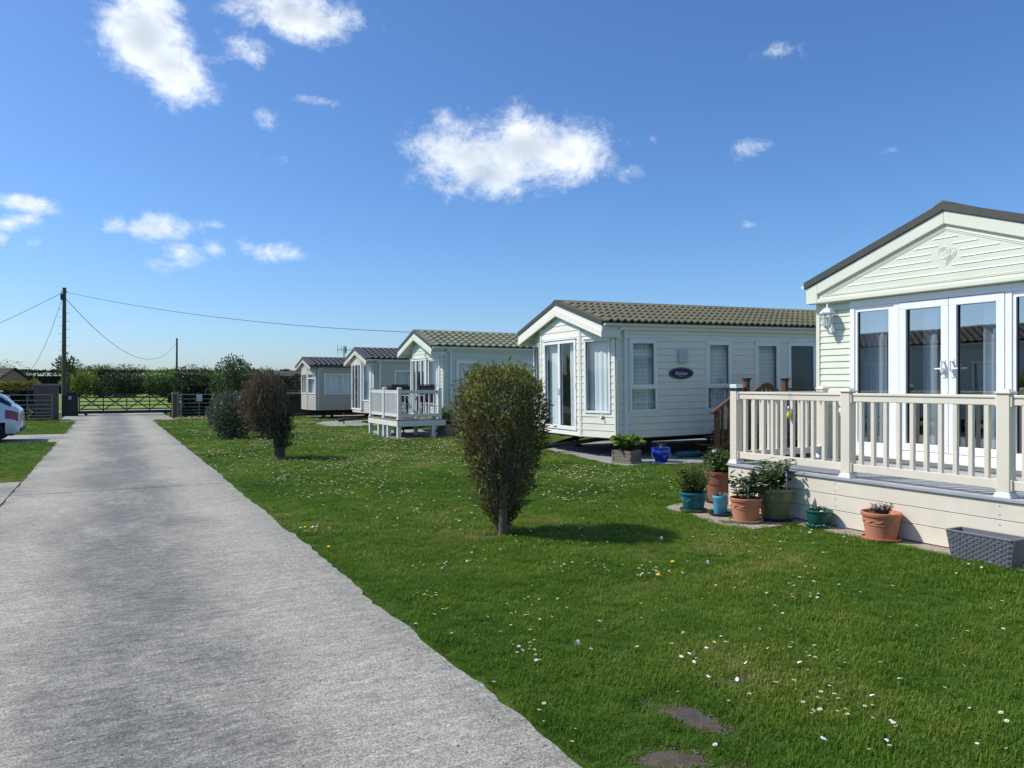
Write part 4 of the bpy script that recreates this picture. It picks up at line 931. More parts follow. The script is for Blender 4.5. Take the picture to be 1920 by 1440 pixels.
# ---- bay-fronted homes
def bay_home(name, label, loc, rot, W, L, zb, zr, k, e, a, fwd, siding, plank, tile, doors=True, single=False, vis=None, zt_off=.09, fascia_m=None, fdep=.27, trim='trim_dark', gut='gutter_white', tw=.18, rl=.37, front='doors', side=(), ov=.10, curtain='curtain', folds=7, gutter_on=True):
    root = thing(name, label, 'mobile home', loc, rot); zt = zr-k*W/2-zt_off; tp = tops(W, zt, k); fascia_m = fascia_m or siding
    wl = Wall((0, W), (-e, W-a), zb, tp); wc = Wall((-e, W-a), (-e, a), zb, tp); wr = Wall((-e, a), (0, 0), zb, tp)
    n = Wall((0, 0), (L, 0), zb, tp); b = Wall((L, 0), (L, W), zb, tp); s = Wall((L, W), (0, W), zb, tp)
    lw = wr.L; cw = wc.L
    if front == 'doors':
        d = window(root, wc, cw*.5-.80, cw*.5+.80, zb+.13, 2.70, vsplits=(cw*.5,), fw=.085, name='patio_doors', curtain=curtain, drape=.62, folds=folds, open_sash=None)
        h = MB(); cc = cw*.5
        for sg in (-1, 1): h.tube([wc.P(cc+sg*.02, 1.42, .02), wc.P(cc+sg*.02, 1.42, .06), wc.P(cc+sg*.02, 1.56, .06)], .010, 6)
        for z in (zb+.35, 1.62, 2.5):
            for sg in (-1, 1): h.extr([wc.P(cc+sg*.785-.012, z-.05, .045), wc.P(cc+sg*.785+.012, z-.05, .045), wc.P(cc+sg*.785+.012, z+.05, .045), wc.P(cc+sg*.785-.012, z+.05, .045)], wc.n*-.03)
        h.build('hinges_and_handles', 'white_paint', d)
        for q in (wr, wl): window(root, q, lw*.5-.385, lw*.5+.385, 1.0, 2.66, fw=.05, curtain=curtain, folds=folds)
    elif front == 'glazed':
        window(root, wc, cw*.5-.72, cw*.5+.72, zb+.12, 2.50, vsplits=(cw*.5-.2, cw*.5+.25), fw=.06, name='patio_doors', curtain=curtain, drape=.35, folds=folds, glass='glass_coated')
        for q in (wr, wl): window(root, q, lw*.5-.3, lw*.5+.3, .95, 2.45, fw=.05, curtain=curtain, folds=folds)
    elif front == 'caravan':
        window(root, wc, .10, cw-.10, 1.18, 2.15, vsplits=(cw*.5,), fw=.05, curtain=curtain, folds=folds, drape=.6)
        for q in (wr, wl): window(root, q, .07, lw-.07, 1.18, 2.15, splits=(1.92,), fw=.05, curtain=curtain, folds=folds)
    for kw in side:
        kw = dict(kw); x0, x1, z0, z1 = kw.pop('r'); window(root, n, x0, x1, z0, z1, **kw)
    window(root, s, L-2.2, L-1.3, 1.05, 2.3, curtain=curtain)
    wlo = home_shell(root, W, L, zb, k, zt-.03, [wl, wc, wr, n, b, s], siding, plank, (1, 2, 3) if single else ())
    for q, st, en in ((wl, 0, 1), (wc, 1, 1), (wr, 1, 1), (n, 1, 0)):
        if st: vtrim(root, q, 0, .045, zb, zr, .028, siding)
        if en: vtrim(root, q, q.L-.045, q.L, zb, zr, .028, siding)
    x0 = -e-fwd; ze, ang, rf = roof(root, W, L, x0, L+.12, ov, zr, k, tile, tw, rl, vis=vis, trim=trim)
    c = W/2; top = lambda y: zr-.078-k*abs(y-c)
    for sg in (-1, 1):
        ye = c+sg*(W/2+ov); g = MB()
        g.extr([(x0+.022, ye, top(ye)-fdep*.95), (x0+.022, c, top(c)-fdep), (x0+.022, c, top(c)), (x0+.022, ye, top(ye))], (.03, 0, 0))
        bo = g.build('barge_board', fascia_m, root)
        MB().extr([(x0+.004, ye, top(ye)-fdep*.95), (x0+.004, c, top(c)-fdep), (x0+.004, c, top(c)-fdep*.42), (x0+.004, ye, top(ye)-fdep*.42)], (.018, 0, 0)).build('barge_trim', fascia_m, bo, bevel=.004)
        # sloping soffit under the overhang
        MB().extr([(x0+.05, ye, top(ye)-.10), (x0+.05, c, top(c)-.10), (x0+.05, c, top(c)-.08), (x0+.05, ye, top(ye)-.08)], (e+fwd+.2, 0, 0)).build('soffit', 'curtain_pale', root)
        MB().box(.0, min(ye, c+sg*W/2), ze-.16, L, max(ye, c+sg*W/2)-.0, ze-.085).build('eave_box', fascia_m, root)
        MB().extr([(x0+.052, ye, top(ye)-fdep*.95), (x0+.052, ye-sg*.02, top(ye)-fdep*.95), (x0+.052, ye-sg*.02, top(ye)-.02), (x0+.052, ye, top(ye)-.02)], (e+fwd, 0, 0)).build('eave_return', fascia_m, root)
    if gutter_on: gutter(root, x0+.05, L, -ov-.045, ze-.045, .215, zb-.03, gut, wall_y=0)
    else:
        MB().box(x0+.02, -ov-.05, ze-.10, L, -ov+.0, ze+.0).build('gutter', trim, root)
        MB().box(.06, -.05, zb, .10, -.005, ze-.1).build('downpipe', gut, root)
    MB().box(.5, .5, zb+.05, 2.4, 1.2, zb+.8).build('sofa', 'furniture', root)
    chassis(root, W, L, zb, e, True, 3)
    return root, (wl, wc, wr, n, b, s)

H2 = (9.77, 13.25, .0); H2R = (0, -.0135, R(-3.2))
plaid = dict(curtain='curtain_plaid', folds=4)
hm, wls = bay_home('holiday_home', 'cream holiday home with green tiled roof, navy oval sign and brown wooden steps', H2, H2R, 3.95, 10.6, .45, 3.63, .305, .30, 1.02, .13, 'siding_cream', .152, 'roof_green', single=True, vis=(-.5, 6.1),
    side=[dict(r=(.33, 1.08, 1.02, 2.64), splits=(1.56,), open_sash=(1,), **plaid), dict(r=(2.46, 3.22, 1.00, 2.62), splits=(1.55,), open_sash=(1,), **plaid), dict(r=(3.94, 4.72, 1.3, 2.61), open_sash=(0,), **plaid),
          dict(r=(5.0, 5.95, .58, 2.62), splits=(1.35,), fw=.10, name='side_door', curtain=None, glass='frosted'), dict(r=(7.4, 8.3, 1.3, 2.6), **plaid)])
def on_side(t, z, off=0):
    M = Matrix.Translation(H2) @ Euler(H2R).to_matrix().to_4x4(); return M @ Vector((t, off, z))
sp = thing('name_sign', 'navy oval sign with pale lettering on the cream siding', 'sign', on_side(1.74, 1.87, -.022), H2R)
m = MB(); n = 40
ov_ = lambda rx, rz, y: [(rx*math.cos(2*math.pi*i/n), y, rz*math.sin(2*math.pi*i/n)) for i in range(n)]
m.extr(ov_(.345, .135, 0), (0, -.014, 0)); m.build('sign_board', 'sign_navy', sp, bevel=.003)
rim = MB(); p = ov_(.325, .118, -.0155); rim.tube(p+p[:1], .0022, 4, False); rim.build('rim_line', 'lettering', sp)
cu = bpy.data.curves.new('name_text', 'FONT'); cu.body = 'Marlow'; cu.size = .125; cu.align_x = 'CENTER'; cu.align_y = 'CENTER'; cu.extrude = .0012
to = bpy.data.objects.new('name_text', cu); C.objects.link(to); bpy.context.view_layer.update()
me = bpy.data.meshes.new_from_object(to); bpy.data.objects.remove(to); me.name = 'lettering'; link('lettering', me, 'lettering', sp, (0, -.0155, -.005), (R(90), 0, 0)).scale = (.86, 1, 1)
m = MB()
for i in range(3): m.tube([(.014*math.cos(R(a)) + .014*(i-1)*.8, -.0155, .072+.016*math.sin(R(a))) for a in range(200, 345, 24)], .0022, 4)
m.build('crest', 'car_red', sp)
MB().box(-.06, -.0165, -.072, .06, -.0145, -.066).build('small_line', 'lettering', sp)
vb = thing('wall_vent', 'grey louvred flue vent box above the navy oval sign', 'vent', on_side(1.78, 2.26, -.020), H2R)
MB().box(-.125, -.075, -.155, .125, .0, .155).build('housing', 'sign_plate', vb, bevel=.012)
for z in (-.10, -.05, 0, .05, .10): MB().box(-.06, -.088, z-.014, .10, -.07, z+.012).build('louvre', 'sign_plate', vb, bevel=.003)
W_ = wls[2]; q = Matrix.Translation(H2) @ Euler(H2R).to_matrix().to_4x4()
sk = thing('outside_socket', 'small grey outlet cover on the cream bay below the window', 'socket', q @ W_.P(W_.L*.62, .93, .018), (0, 0, H2R[2]+math.atan2(W_.d.y, W_.d.x)))
MB().box(-.055, -.03, -.03, .055, .0, .03).build('cover', 'sign_plate', sk, bevel=.008); MB().tube([(.03, -.03, 0), (.03, -.06, -.02), (.0, -.065, -.03)], .012, 8).build('spout', 'steel', sk, smooth=True)

bay_home('holiday_home', 'pale mint holiday home with green wave tiled roof behind a white raised deck', (9.60, 22.40, 0), (0, 0, R(0)), 3.0, 10.4, .45, 3.46, .36, .28, .95, .22, 'siding_mint', .115, 'roof_mint', tw=.26, rl=.30, front='glazed',
    side=[dict(r=(.42, 1.22, 1.0, 2.42), splits=(1.5,), open_sash=(1,), curtain='curtain'), dict(r=(2.9, 3.7, 1.0, 2.42), splits=(1.5,), open_sash=(1,), curtain='curtain'), dict(r=(6, 6.8, 1.1, 2.4))], fdep=.24, ov=.09)
bay_home('holiday_home', 'beige holiday home with dark slate coloured roof and narrow glass doors', (9.5, 29.3, 0), (0, 0, R(0)), 3.0, 10.0, .45, 3.16, .30, .28, .95, .12, 'siding_beige', .125, 'roof_slate', tw=.24, rl=.30, front='glazed',
    side=[dict(r=(.85, 1.75, .95, 2.2), curtain='curtain_plaid'), dict(r=(3.6, 4.4, 1, 2.2)), dict(r=(6, 6.8, 1.1, 2.2))], fdep=.20, ov=.09, trim='roof_slate')
bay_home('static_caravan', 'tan static caravan with dark roof and wide curtained side window next to the mossy shed', (8.55, 35.0, 0), (0, 0, R(0)), 2.9, 9.5, .42, 2.92, .26, .22, .85, .12, 'siding_tan', .12, 'roof_slate', tw=.24, rl=.30, front='caravan',
    side=[dict(r=(.35, 3.9, 1.16, 2.12), vsplits=(1.2, 2.6), fw=.05, curtain='curtain_pale', folds=5)], fdep=.16, ov=.08, trim='roof_slate', gutter_on=False)
# the home across the road, seen mirrored in the glazed doors
bay_home('holiday_home', 'beige holiday home across the road mirrored in the glazed doors', (-6.9, 9.6, 0), (0, 0, R(90)), 3.4, 11.6, .45, 3.66, .34, .28, 1.0, .2, 'siding_beige', .14, 'roof_moss', tw=.24, rl=.36, front='doors',
    side=[dict(r=(1.0, 2.0, 1.0, 2.4)), dict(r=(4, 5, 1.0, 2.4)), dict(r=(8, 9, 1.0, 2.4))])

# ------------------------------------------------------------------ decks
def rail_section(root, a, b, z0, z1, n, material, bw=.044, top_w=.075):
    """top rail, bottom rail and n balusters between two post centres"""
    a, b = Vector((*a, 0)), Vector((*b, 0)); d = (b-a).normalized(); A, B = a+d*.055, b-d*.055; up = Vector((0, 0, 1))
    t = MB(); t.bar(A+up*(z1-.035), B+up*(z1-.035), top_w*.72, .07); t.bar(A+up*(z1+.012), B+up*(z1+.012), top_w, .028); t.build('top_rail', material, root, bevel=.005)
    lo = MB(); lo.bar(A+up*(z0+.045), B+up*(z0+.045), .052, .088); lo.build('bottom_rail', material, root, bevel=.004)
    for P_ in (A, B):
        for z in (z1-.03, z0+.045):
            s_ = 1 if P_ is A else -1
            MB().bar(P_+up*z-d*.006*s_, P_+up*z+d*.022*s_, .094, .112).build('rail_bracket', material, root, bevel=.006)
    bm_ = MB().box(-bw/2, -bw/2, z0+.08, bw/2, bw/2, z1-.06).mesh('baluster'); ang = math.atan2(d.y, d.x)
    for i in range(n):
        p = A + (B-A)*((i+.75)/(n+.5)); link('baluster', bm_, material, root, (p.x, p.y, 0), (0, 0, ang), .004)
def deck_post(root, x, y, z0, z1, material, s=.10, cap=True, foot=True):
    MB().box(x-s/2, y-s/2, z0, x+s/2, y+s/2, z1).build('post', material, root, bevel=.004)
    if foot: MB().box(x-s*.68, y-s*.68, z0, x+s*.68, y+s*.68, z0+.022).box(x-s*.6, y-s*.6, z0+.02, x+s*.6, y+s*.6, z0+.045).build('post_foot', 'white_paint' if material == 'deck_vinyl' else material, root, bevel=.004)
    if cap:
        c = MB(); c.box(x-s*.62, y-s*.62, z1, x+s*.62, y+s*.62, z1+.016)
        h = s*.55; c.add([(x-h, y-h, z1+.015), (x+h, y-h, z1+.015), (x+h, y+h, z1+.015), (x-h, y+h, z1+.015), (x-h*.6, y-h*.6, z1+.042), (x+h*.6, y-h*.6, z1+.042), (x+h*.6, y+h*.6, z1+.042), (x-h*.6, y+h*.6, z1+.042)], [(0, 1, 5, 4), (1, 2, 6, 5), (2, 3, 7, 6), (3, 0, 4, 7), (4, 5, 6, 7)])
        c.build('post_cap', material, root, bevel=.003)
def green_deck():
    X0, X1, Y0, Y1, zf = 7.36, 9.23, .9, 7.46, .585
    root = thing('veranda_deck', 'cream vinyl veranda deck with balustrade and boarded skirt below the glazed doors', 'deck', (0, 0, 0))
    y = Y0
    while y < Y1-.01:
        y1 = min(Y1, y+.142); MB().box(X0-.022, y, zf-.026, X1, y1-.005, zf).build('deck_board', 'deck_board', root, bevel=.003); y += .142
    MB().box(X0-.034, Y0, zf-.030, X0-.0225, Y1+.01, zf+.002).build('deck_nosing', 'deck_board', root, bevel=.003)
    MB().box(X0+.03, Y0+.02, zf-.17, X1-.02, Y1-.03, zf-.028).build('joists', 'wood_dark', root)
    for x in (X0+.12, X0+.95, X1-.15):
        for yy in np.arange(Y0+.15, Y1, 1.15): MB().box(x-.045, yy-.045, 0, x+.045, yy+.045, zf-.16).build('stilt', 'wood_dark', root)
    # skirt boards with butt joints and screw heads
    zt = zf-.033; hb = .172
    joints = [Y0, 3.78, 6.02, Y1]
    for r_ in range(3):
        z1 = zt-r_*(hb+.006); z0 = z1-hb
        MB().box(X0-.012, Y0, z0, X0+.006, Y1, z1).build('skirt_board', 'deck_vinyl', root, bevel=.003)
        MB().box(X0, Y1-.014, z0, X1-.05, Y1+.004, z1).build('skirt_board', 'deck_vinyl', root, bevel=.003)
        for yj in (3.10, 3.98, 5.78, 5.72+1.5):
            for dz in (.045, hb-.045): MB().lathe([(.007, 0), (.006, .003), (.001, .004)], 8).build('screw_head', 'steel', root, loc=(X0-.012, yj, z0+dz), rot=(0, R(-90), 0))
    MB().box(X0+.02, Y0, .02, X0+.03, Y1-.03, zt).build('skirt_backing', 'chassis', root)
    MB().box(X0-.03, 5.62, .0, X0+.05, 5.75, .035).build('packer', 'sign_plate', root)
    zr0, zr1 = zf+.075, zf+.935; px_ = X0+.055
    posts = [7.385, 5.66, 3.96, 2.26]
    for i, yy in enumerate(posts): deck_post(root, px_, yy, zf, zf+.975, 'deck_vinyl', .115, cap=i > 0, foot=True)
    for i, (a, b) in enumerate(zip(posts[:-1], posts[1:])): rail_section(root, (px_, a), (px_, b), zr0, zr1, 10, 'deck_vinyl')
    deck_post(root, X1-.12, 7.385, zf, zf+.99, 'deck_vinyl', .115)
    rail_section(root, (px_, 7.385), (X1-.12, 7.385), zr0, zr1, 10, 'deck_vinyl')
    # solar cap lamp on the corner post
    s_ = thing('solar_cap_lamp', 'solar lamp with dark base and frosted top on the corner deck post', 'lamp', (px_, 7.385, zf+.976))
    MB().box(-.066, -.066, 0, .066, .066, .034).build('base', 'car_trim', s_, bevel=.005); MB().box(-.062, -.062, .034, .062, .062, .085).build('lamp_block', 'lamp_white', s_, bevel=.006)
    # hanging yellow bulb
    b = thing('hanging_bulb', 'yellow glass light bulb ornament hanging from the deck rail', 'ornament', (px_-.06, 6.45, zf+.69))
    MB().tube([(0, 0, .10), (.0, 0, .16), (.012, .004, .26), (.05, 0, .268)], .0025, 4).build('hook', 'steel', b)
    MB().lathe([(.018, .045), (.020, .05), (.020, .09), (.012, .10)], 12).build('cap', 'steel', b, smooth=True)
    MB().lathe([(.004, -.050), (.018, -.045), (.028, -.030), (.030, -.012), (.025, .012), (.018, .035), (.017, .05)], 16).build('bulb', 'bulb_yellow', b, smooth=True)
green_deck()
def white_deck():
    X0, X1, Y0, Y1, zf = 7.60, 9.15, 21.22, 24.05, .575
    root = thing('raised_deck', 'white raised deck on square stilts in front of the mint home', 'deck', (0, 0, 0))
    y = Y0
    while y < Y1-.01:
        y1 = min(Y1, y+.142); MB().box(X0-.03, y, zf-.026, X1, y1-.005, zf).build('deck_board', 'wood_grey', root); y += .142
    MB().box(X0-.02, Y0-.02, zf-.20, X0+.01, Y1, zf-.028).build('rim_board', 'deck_white', root, bevel=.003)
    MB().box(X0+.012, Y0-.02, zf-.20, X1, Y0+.01, zf-.028).build('rim_board', 'deck_white', root, bevel=.003)
    MB().box(X0+.02, Y0+.02, zf-.16, X1-.02, Y1-.02, zf-.03).build('joists', 'wood_dark', root)
    for x, y in ((X0+.05, Y0+.05), (X0+.05, Y0+.95), (X0+.05, Y0+1.35), (X0+.05, Y0+1.85), (X0+.05, Y1-.08), (8.75, Y0+.05), (8.7, 22.6), (8.2, 23.1)):
        MB().box(x-.055, y-.055, 0, x+.055, y+.055, zf-.15).build('stilt', 'deck_white', root)
    zr0, zr1 = zf+.08, zf+.86; c = [(X0+.07, Y0+.07), (X0+.07, (Y0+Y1)/2), (X0+.07, Y1-.06)]
    for x, y in c: deck_post(root, x, y, zf, zf+.93, 'deck_white', .11)
    deck_post(root, X1-.18, Y0+.07, zf, zf+.93, 'deck_white', .11); deck_post(root, X1-.18, Y1-.06, zf, zf+.93, 'deck_white', .11)
    for a, b in zip(c[:-1], c[1:]): rail_section(root, a, b, zr0, zr1, 10, 'deck_white')
    rail_section(root, c[0], (X1-.18, Y0+.07), zr0, zr1, 7, 'deck_white'); rail_section(root, c[2], (X1-.18, Y1-.06), zr0, zr1, 7, 'deck_white')
    def chair(loc, rz, label):
        t = thing('folding_chair', label, 'chair', loc, rz); f = MB()
        for sx in (-.24, .24):
            f.tube([(sx, -.22, 0), (sx, .10, .42), (sx, .30, 1.05)], .013, 6); f.tube([(sx*.94, .30, 0), (sx*.94, -.20, .44), (sx*.94, -.24, .62), (sx*.94, .16, .64)], .013, 6)
        f.tube([(-.24, .30, 1.05), (.24, .30, 1.05)], .013, 6); f.build('frame', 'iron_black', t, smooth=True)
        MB().extr([(-.23, -.20, .43), (.23, -.20, .43), (.23, .14, .41), (-.23, .14, .41)], (0, 0, .012)).build('seat', 'fabric_dark', t)
        MB().extr([(-.23, .15, .50), (.23, .15, .50), (.23, .295, 1.03), (-.23, .295, 1.03)], (0, .012, 0)).build('backrest', 'fabric_dark', t)
        for sx in (-.255, .255): MB().box(sx-.025, -.24, .62, sx+.025, .14, .645).build('armrest', 'iron_black', t)
    chair((8.72, 21.75, zf), R(-25), 'black folding chair with raised back on the white deck')
    chair((8.15, 22.55, zf), R(160), 'black folding chair beside the round table on the white deck')
    tb = thing('garden_table', 'small white round table on the white deck', 'table', (8.45, 22.2, zf)); MB().lathe([(.36, .70), (.37, .71), (.37, .725), (.3, .73)], 24).build('top', 'white_paint', tb)
    for a in (30, 150, 270): MB().tube([(.25*math.cos(R(a)), .25*math.sin(R(a)), 0), (.05*math.cos(R(a)), .05*math.sin(R(a)), .35), (.2*math.cos(R(a)), .2*math.sin(R(a)), .70)], .014, 6).build('leg', 'white_paint', tb)
    cu_ = thing('barbecue', 'dark drum barbecue under a cover on the white deck', 'barbecue', (8.35, 23.35, zf))
    d = MB(); d.lathe([(.02, -.40), (.15, -.39), (.185, -.34), (.19, 0), (.185, .34), (.15, .39), (.02, .40)], 16); d.build('drum', 'fabric_dark', cu_, smooth=True, loc=(0, 0, .88), rot=(0, R(90), R(-12)))
    for sx in (-.28, .28):
        for sy in (-.16, .16): MB().tube([(sx, sy, 0), (sx*.9, sy*.7, .80)], .014, 6).build('leg', 'iron_black', cu_)
    MB().box(-.3, -.15, .25, .3, .15, .27).build('shelf', 'iron_black', cu_)
white_deck()
def brown_steps():
    """wooden landing and stairs at the side door of the cream home; local x along the wall, -y out from it"""
    root = thing('wooden_steps', 'brown stained wooden landing and stairs with arched balustrade at the cream home side door', 'steps', (H2[0], H2[1], 0), (0, 0, H2R[2]))
    zf = .60; x0, x1, y0, y1 = 2.62, 6.5, -1.15, -.06
    y = y0
    while y < y1-.02: MB().box(x0, y, zf-.03, x1, min(y+.115, y1), zf).build('landing_board', 'wood_brown', root); y += .12
    MB().box(x0+.01, y0-.026, zf-.17, x1, y0-.001, zf-.032).build('rim_board', 'wood_brown', root); MB().box(x0-.024, y0, zf-.17, x0-.001, y1, zf-.032).build('rim_board', 'wood_brown', root)
    for x in (x0+.05, 4.4, x1-.1):
        for y in (y0+.05, y1-.1): MB().box(x-.045, y-.045, 0, x+.045, y+.045, zf-.03).build('stilt', 'wood_dark', root)
    for i in range(3):
        z = zf*(3-i-.25)/3.6; xx = x0-.03-.26*(i+1)
        MB().box(xx, y0, z-.035, xx+.27, y1, z).build('tread', 'wood_brown', root); MB().box(xx+.24, y0+.03, 0.0, xx+.26, y1-.03, z-.036).build('riser', 'wood_dark', root)
    def newel(x, y, z0, zt):
        MB().box(x-.05, y-.05, z0, x+.05, y+.05, zt).build('newel_post', 'wood_brown', root, bevel=.004)
        MB().box(x-.058, y-.058, zt-.06, x+.058, y+.058, zt-.035).box(x-.085, y-.085, zt, x+.085, y+.085, zt+.022).box(x-.066, y-.066, zt-.02, x+.066, y+.066, zt).build('newel_cap', 'wood_dark', root, bevel=.004)
    na, nb, nc, nd = x0+.05, 3.80, 5.1, x1-.06
    for x in (na, nb, nd): newel(x, y0+.06, .02, 1.76)
    bx = x0-.78; MB().box(bx-.045, y0+.015, .0, bx+.045, y0+.105, 1.08).build('newel_post', 'wood_brown', root)
    MB().bar((bx-.14, y0+.06, 1.03), (na, y0+.06, 1.62), .10, .045).build('handrail', 'wood_brown', root, bevel=.006)
    MB().bar((bx, y0+.06, .22), (na, y0+.06, .70), .05, .09).build('stringer', 'wood_brown', root)
    for i in range(4):
        t = (i+.8)/4.6; x = bx+(na-bx)*t; MB().box(x-.028, y0+.04, .20+.5*t, x+.028, y0+.08, 1.08+.52*t).build('baluster', 'wood_brown', root)
    # arched panel between the newels
    m = MB(); n = 18; lo = []; hi = []
    for i in range(n+1):
        t = i/n; x = na+.05+(nb-na-.10)*t; z = 1.36+.27*math.sin(math.pi*t)**1.5; hi.append((x, z+.05)); lo.append((x, z-.05))
    for (xa, za), (xb, zb_), (xc, zc), (xd, zd) in zip(lo[:-1], lo[1:], hi[1:], hi[:-1]): m.extr([(xa, y0+.03, za), (xb, y0+.03, zb_), (xc, y0+.03, zc), (xd, y0+.03, zd)], (0, .06, 0))
    m.build('arched_rail', 'wood_brown', root); MB().box(na+.05, y0+.035, zf+.08, nb-.05, y0+.085, zf+.15).build('bottom_rail', 'wood_brown', root)
    for i in range(8):
        t = (i+.7)/8.4; x = na+.05+(nb-na-.10)*t; MB().box(x-.024, y0+.042, zf+.15, x+.024, y0+.078, 1.33+.27*math.sin(math.pi*t)**1.5).build('baluster', 'wood_brown', root)
    MB().bar((nb, y0+.06, 1.54), (nd, y0+.06, 1.54), .11, .04).build('handrail', 'wood_brown', root, bevel=.006); MB().box(nb+.05, y0+.035, zf+.08, nd-.05, y0+.085, zf+.15).build('bottom_rail', 'wood_brown', root)
    for i in range(20):
        x = nb+.08+i*.125
        if x < nd-.08: MB().box(x-.026, y0+.045, zf+.15, x+.026, y0+.075, 1.52).build('baluster', 'wood_grey', root)
brown_steps()

# ------------------------------------------------------------------ leaves
def leaf_cloud(P, D, size, seed, tint, aspect=.45, fold=.25):
    """one diamond leaf for each point P, pointing along D (unit, jittered)"""
    r = np.random.default_rng(seed); n = len(P); D = D/np.maximum(np.linalg.norm(D, axis=1, keepdims=True), 1e-6)
    q = r.normal(size=(n, 3)); S = np.cross(D, q); S /= np.maximum(np.linalg.norm(S, axis=1, keepdims=True), 1e-6); U = np.cross(S, D)
    L_ = (size*r.uniform(.6, 1.35, n))[:, None]; Wd = L_*aspect*.5
    v = np.empty((n, 4, 3)); v[:, 0] = P; v[:, 1] = P + D*L_*.5 + S*Wd + U*Wd*fold; v[:, 2] = P + D*L_; v[:, 3] = P + D*L_*.5 - S*Wd + U*Wd*fold
    return v.reshape(-1, 3), np.arange(n*4).reshape(-1, 4), np.repeat(np.clip(tint, 0, 1), 4)
def shell_points(n, r, center, rad_fn, seed_bias=.55):
    """random points in a lumpy ellipsoid described by rad_fn(dir) -> radius"""
    d = r.normal(size=(n, 3)); d /= np.linalg.norm(d, axis=1, keepdims=True)
    rr = r.random(n)**seed_bias; return d, d*(rad_fn(d)*rr)[:, None]
def lump(d, seed, amp, f=3):
    return 1 + amp*(np.sin(d[:, 0]*f*2.1+seed)*np.cos(d[:, 1]*f*1.7+seed*2) + .7*np.sin(d[:, 2]*f*2.3+seed*3)*np.cos(d[:, 0]*f*3.1) + .5*np.sin(d[:, 1]*f*4.3+seed)*np.sin(d[:, 2]*f*5.1))
def bush(name, label, cat, loc, rad, zc, n, leaf, material, seed, amp=.12, trunk=.05, group=None, part='crown', stems=6, twig='twig', flat=0, fill=.42, aspect=.45, lean=(0, 0), inner=True):
    root = thing(name, label, cat, loc, group=group); r = np.random.default_rng(seed); R3 = np.array(rad)
    d, p = shell_points(n, r, 0, lambda d: lump(d, seed, amp), fill); p = p*R3 + np.array([lean[0], lean[1], zc])
    p = p[p[:, 2] > .02]; d = p-np.array([lean[0], lean[1], zc*.8]); D = d/np.linalg.norm(d, axis=1, keepdims=True)*.8 + r.normal(0, .7, p.shape) + np.array([0, 0, .25])
    tint = r.normal(.45, .22, len(p)) + .12*np.sin(p[:, 0]*5+seed)*np.cos(p[:, 2]*6)
    me = fast_mesh('crown', *leaf_cloud(p, D, leaf, seed, tint, aspect)); link(part, me, material, root)
    tr = MB(); rr = random.Random(seed)
    for i in range(stems):
        a = 6.283*i/stems + rr.uniform(-.3, .3); q = .75
        e = (lean[0]+rad[0]*q*math.cos(a)*rr.uniform(.3, 1), lean[1]+rad[1]*q*math.sin(a)*rr.uniform(.3, 1), zc+rad[2]*rr.uniform(-.1, .7))
        b = (trunk*.6*math.cos(a), trunk*.6*math.sin(a), -.02); mid = ((b[0]+e[0])*.4, (b[1]+e[1])*.4, (b[2]+e[2])*.5)
        tr.tube([b, mid, e], [trunk*.55, trunk*.4, trunk*.12], 5)
    tr.build('trunk', twig, root, smooth=True); return root
def hedge(name, label, loc, rz, size, n, leaf, material, seed, top_material=None, aspect=.5):
    """box hedge with an uneven leafy surface; local x along, z up"""
    root = thing(name, label, 'hedge', loc, rz); r = np.random.default_rng(seed); lx, ly, lz = size
    face = r.random(n); P = np.empty((n, 3)); Nn = np.empty((n, 3)); a_top = lx*ly; a_side = lx*lz*2; a_end = ly*lz*2; T = a_top+a_side+a_end
    u = r.random(n); v = r.random(n); s_ = np.where(r.random(n) > .5, 1., -1.); c1 = face < a_top/T; c2 = (~c1) & (face < (a_top+a_side)/T); c3 = ~(c1 | c2)
    P[c1] = np.stack([(u-.5)*lx, (v-.5)*ly, np.full(n, lz)], 1)[c1]; Nn[c1] = (0, 0, 1)
    P[c2] = np.stack([(u-.5)*lx, s_*ly/2, v*lz], 1)[c2]; Nn[c2] = np.stack([u*0, s_, u*0], 1)[c2]
    P[c3] = np.stack([s_*lx/2, (u-.5)*ly, v*lz], 1)[c3]; Nn[c3] = np.stack([s_, u*0, u*0], 1)[c3]
    wob = .10*np.sin(P[:, 0]*2.3+seed)+.08*np.sin(P[:, 0]*5.1+P[:, 2]*3)+.06*np.sin(P[:, 2]*6+P[:, 0]*1.3); P += Nn*(wob - np.abs(r.normal(0, .10, n)))[:, None]*min(1, ly*.9)
    D = Nn*.8 + r.normal(0, .7, (n, 3)) + np.array([0, 0, .2]); tint = r.normal(.45, .2, n)+.15*np.sin(P[:, 0]*1.7+seed)
    if top_material:
        up = P[:, 2] > lz*(.72+.1*np.sin(P[:, 0]*3)); 
        link('new_growth', fast_mesh('new_growth', *leaf_cloud(P[up], D[up], leaf, seed, tint[up], aspect)), top_material, root); P, D, tint = P[~up], D[~up], tint[~up]
    link('foliage', fast_mesh('foliage', *leaf_cloud(P, D, leaf, seed+1, tint, aspect)), material, root)
    m = MB().box(-lx/2+.35, -ly*.26, 0, lx/2-.35, ly*.26, lz*.80); m.build('branch_mass', 'leafless_core', root)
    return root
mat('leafless_core', (.014, .018, .009), .95, .3, 5)

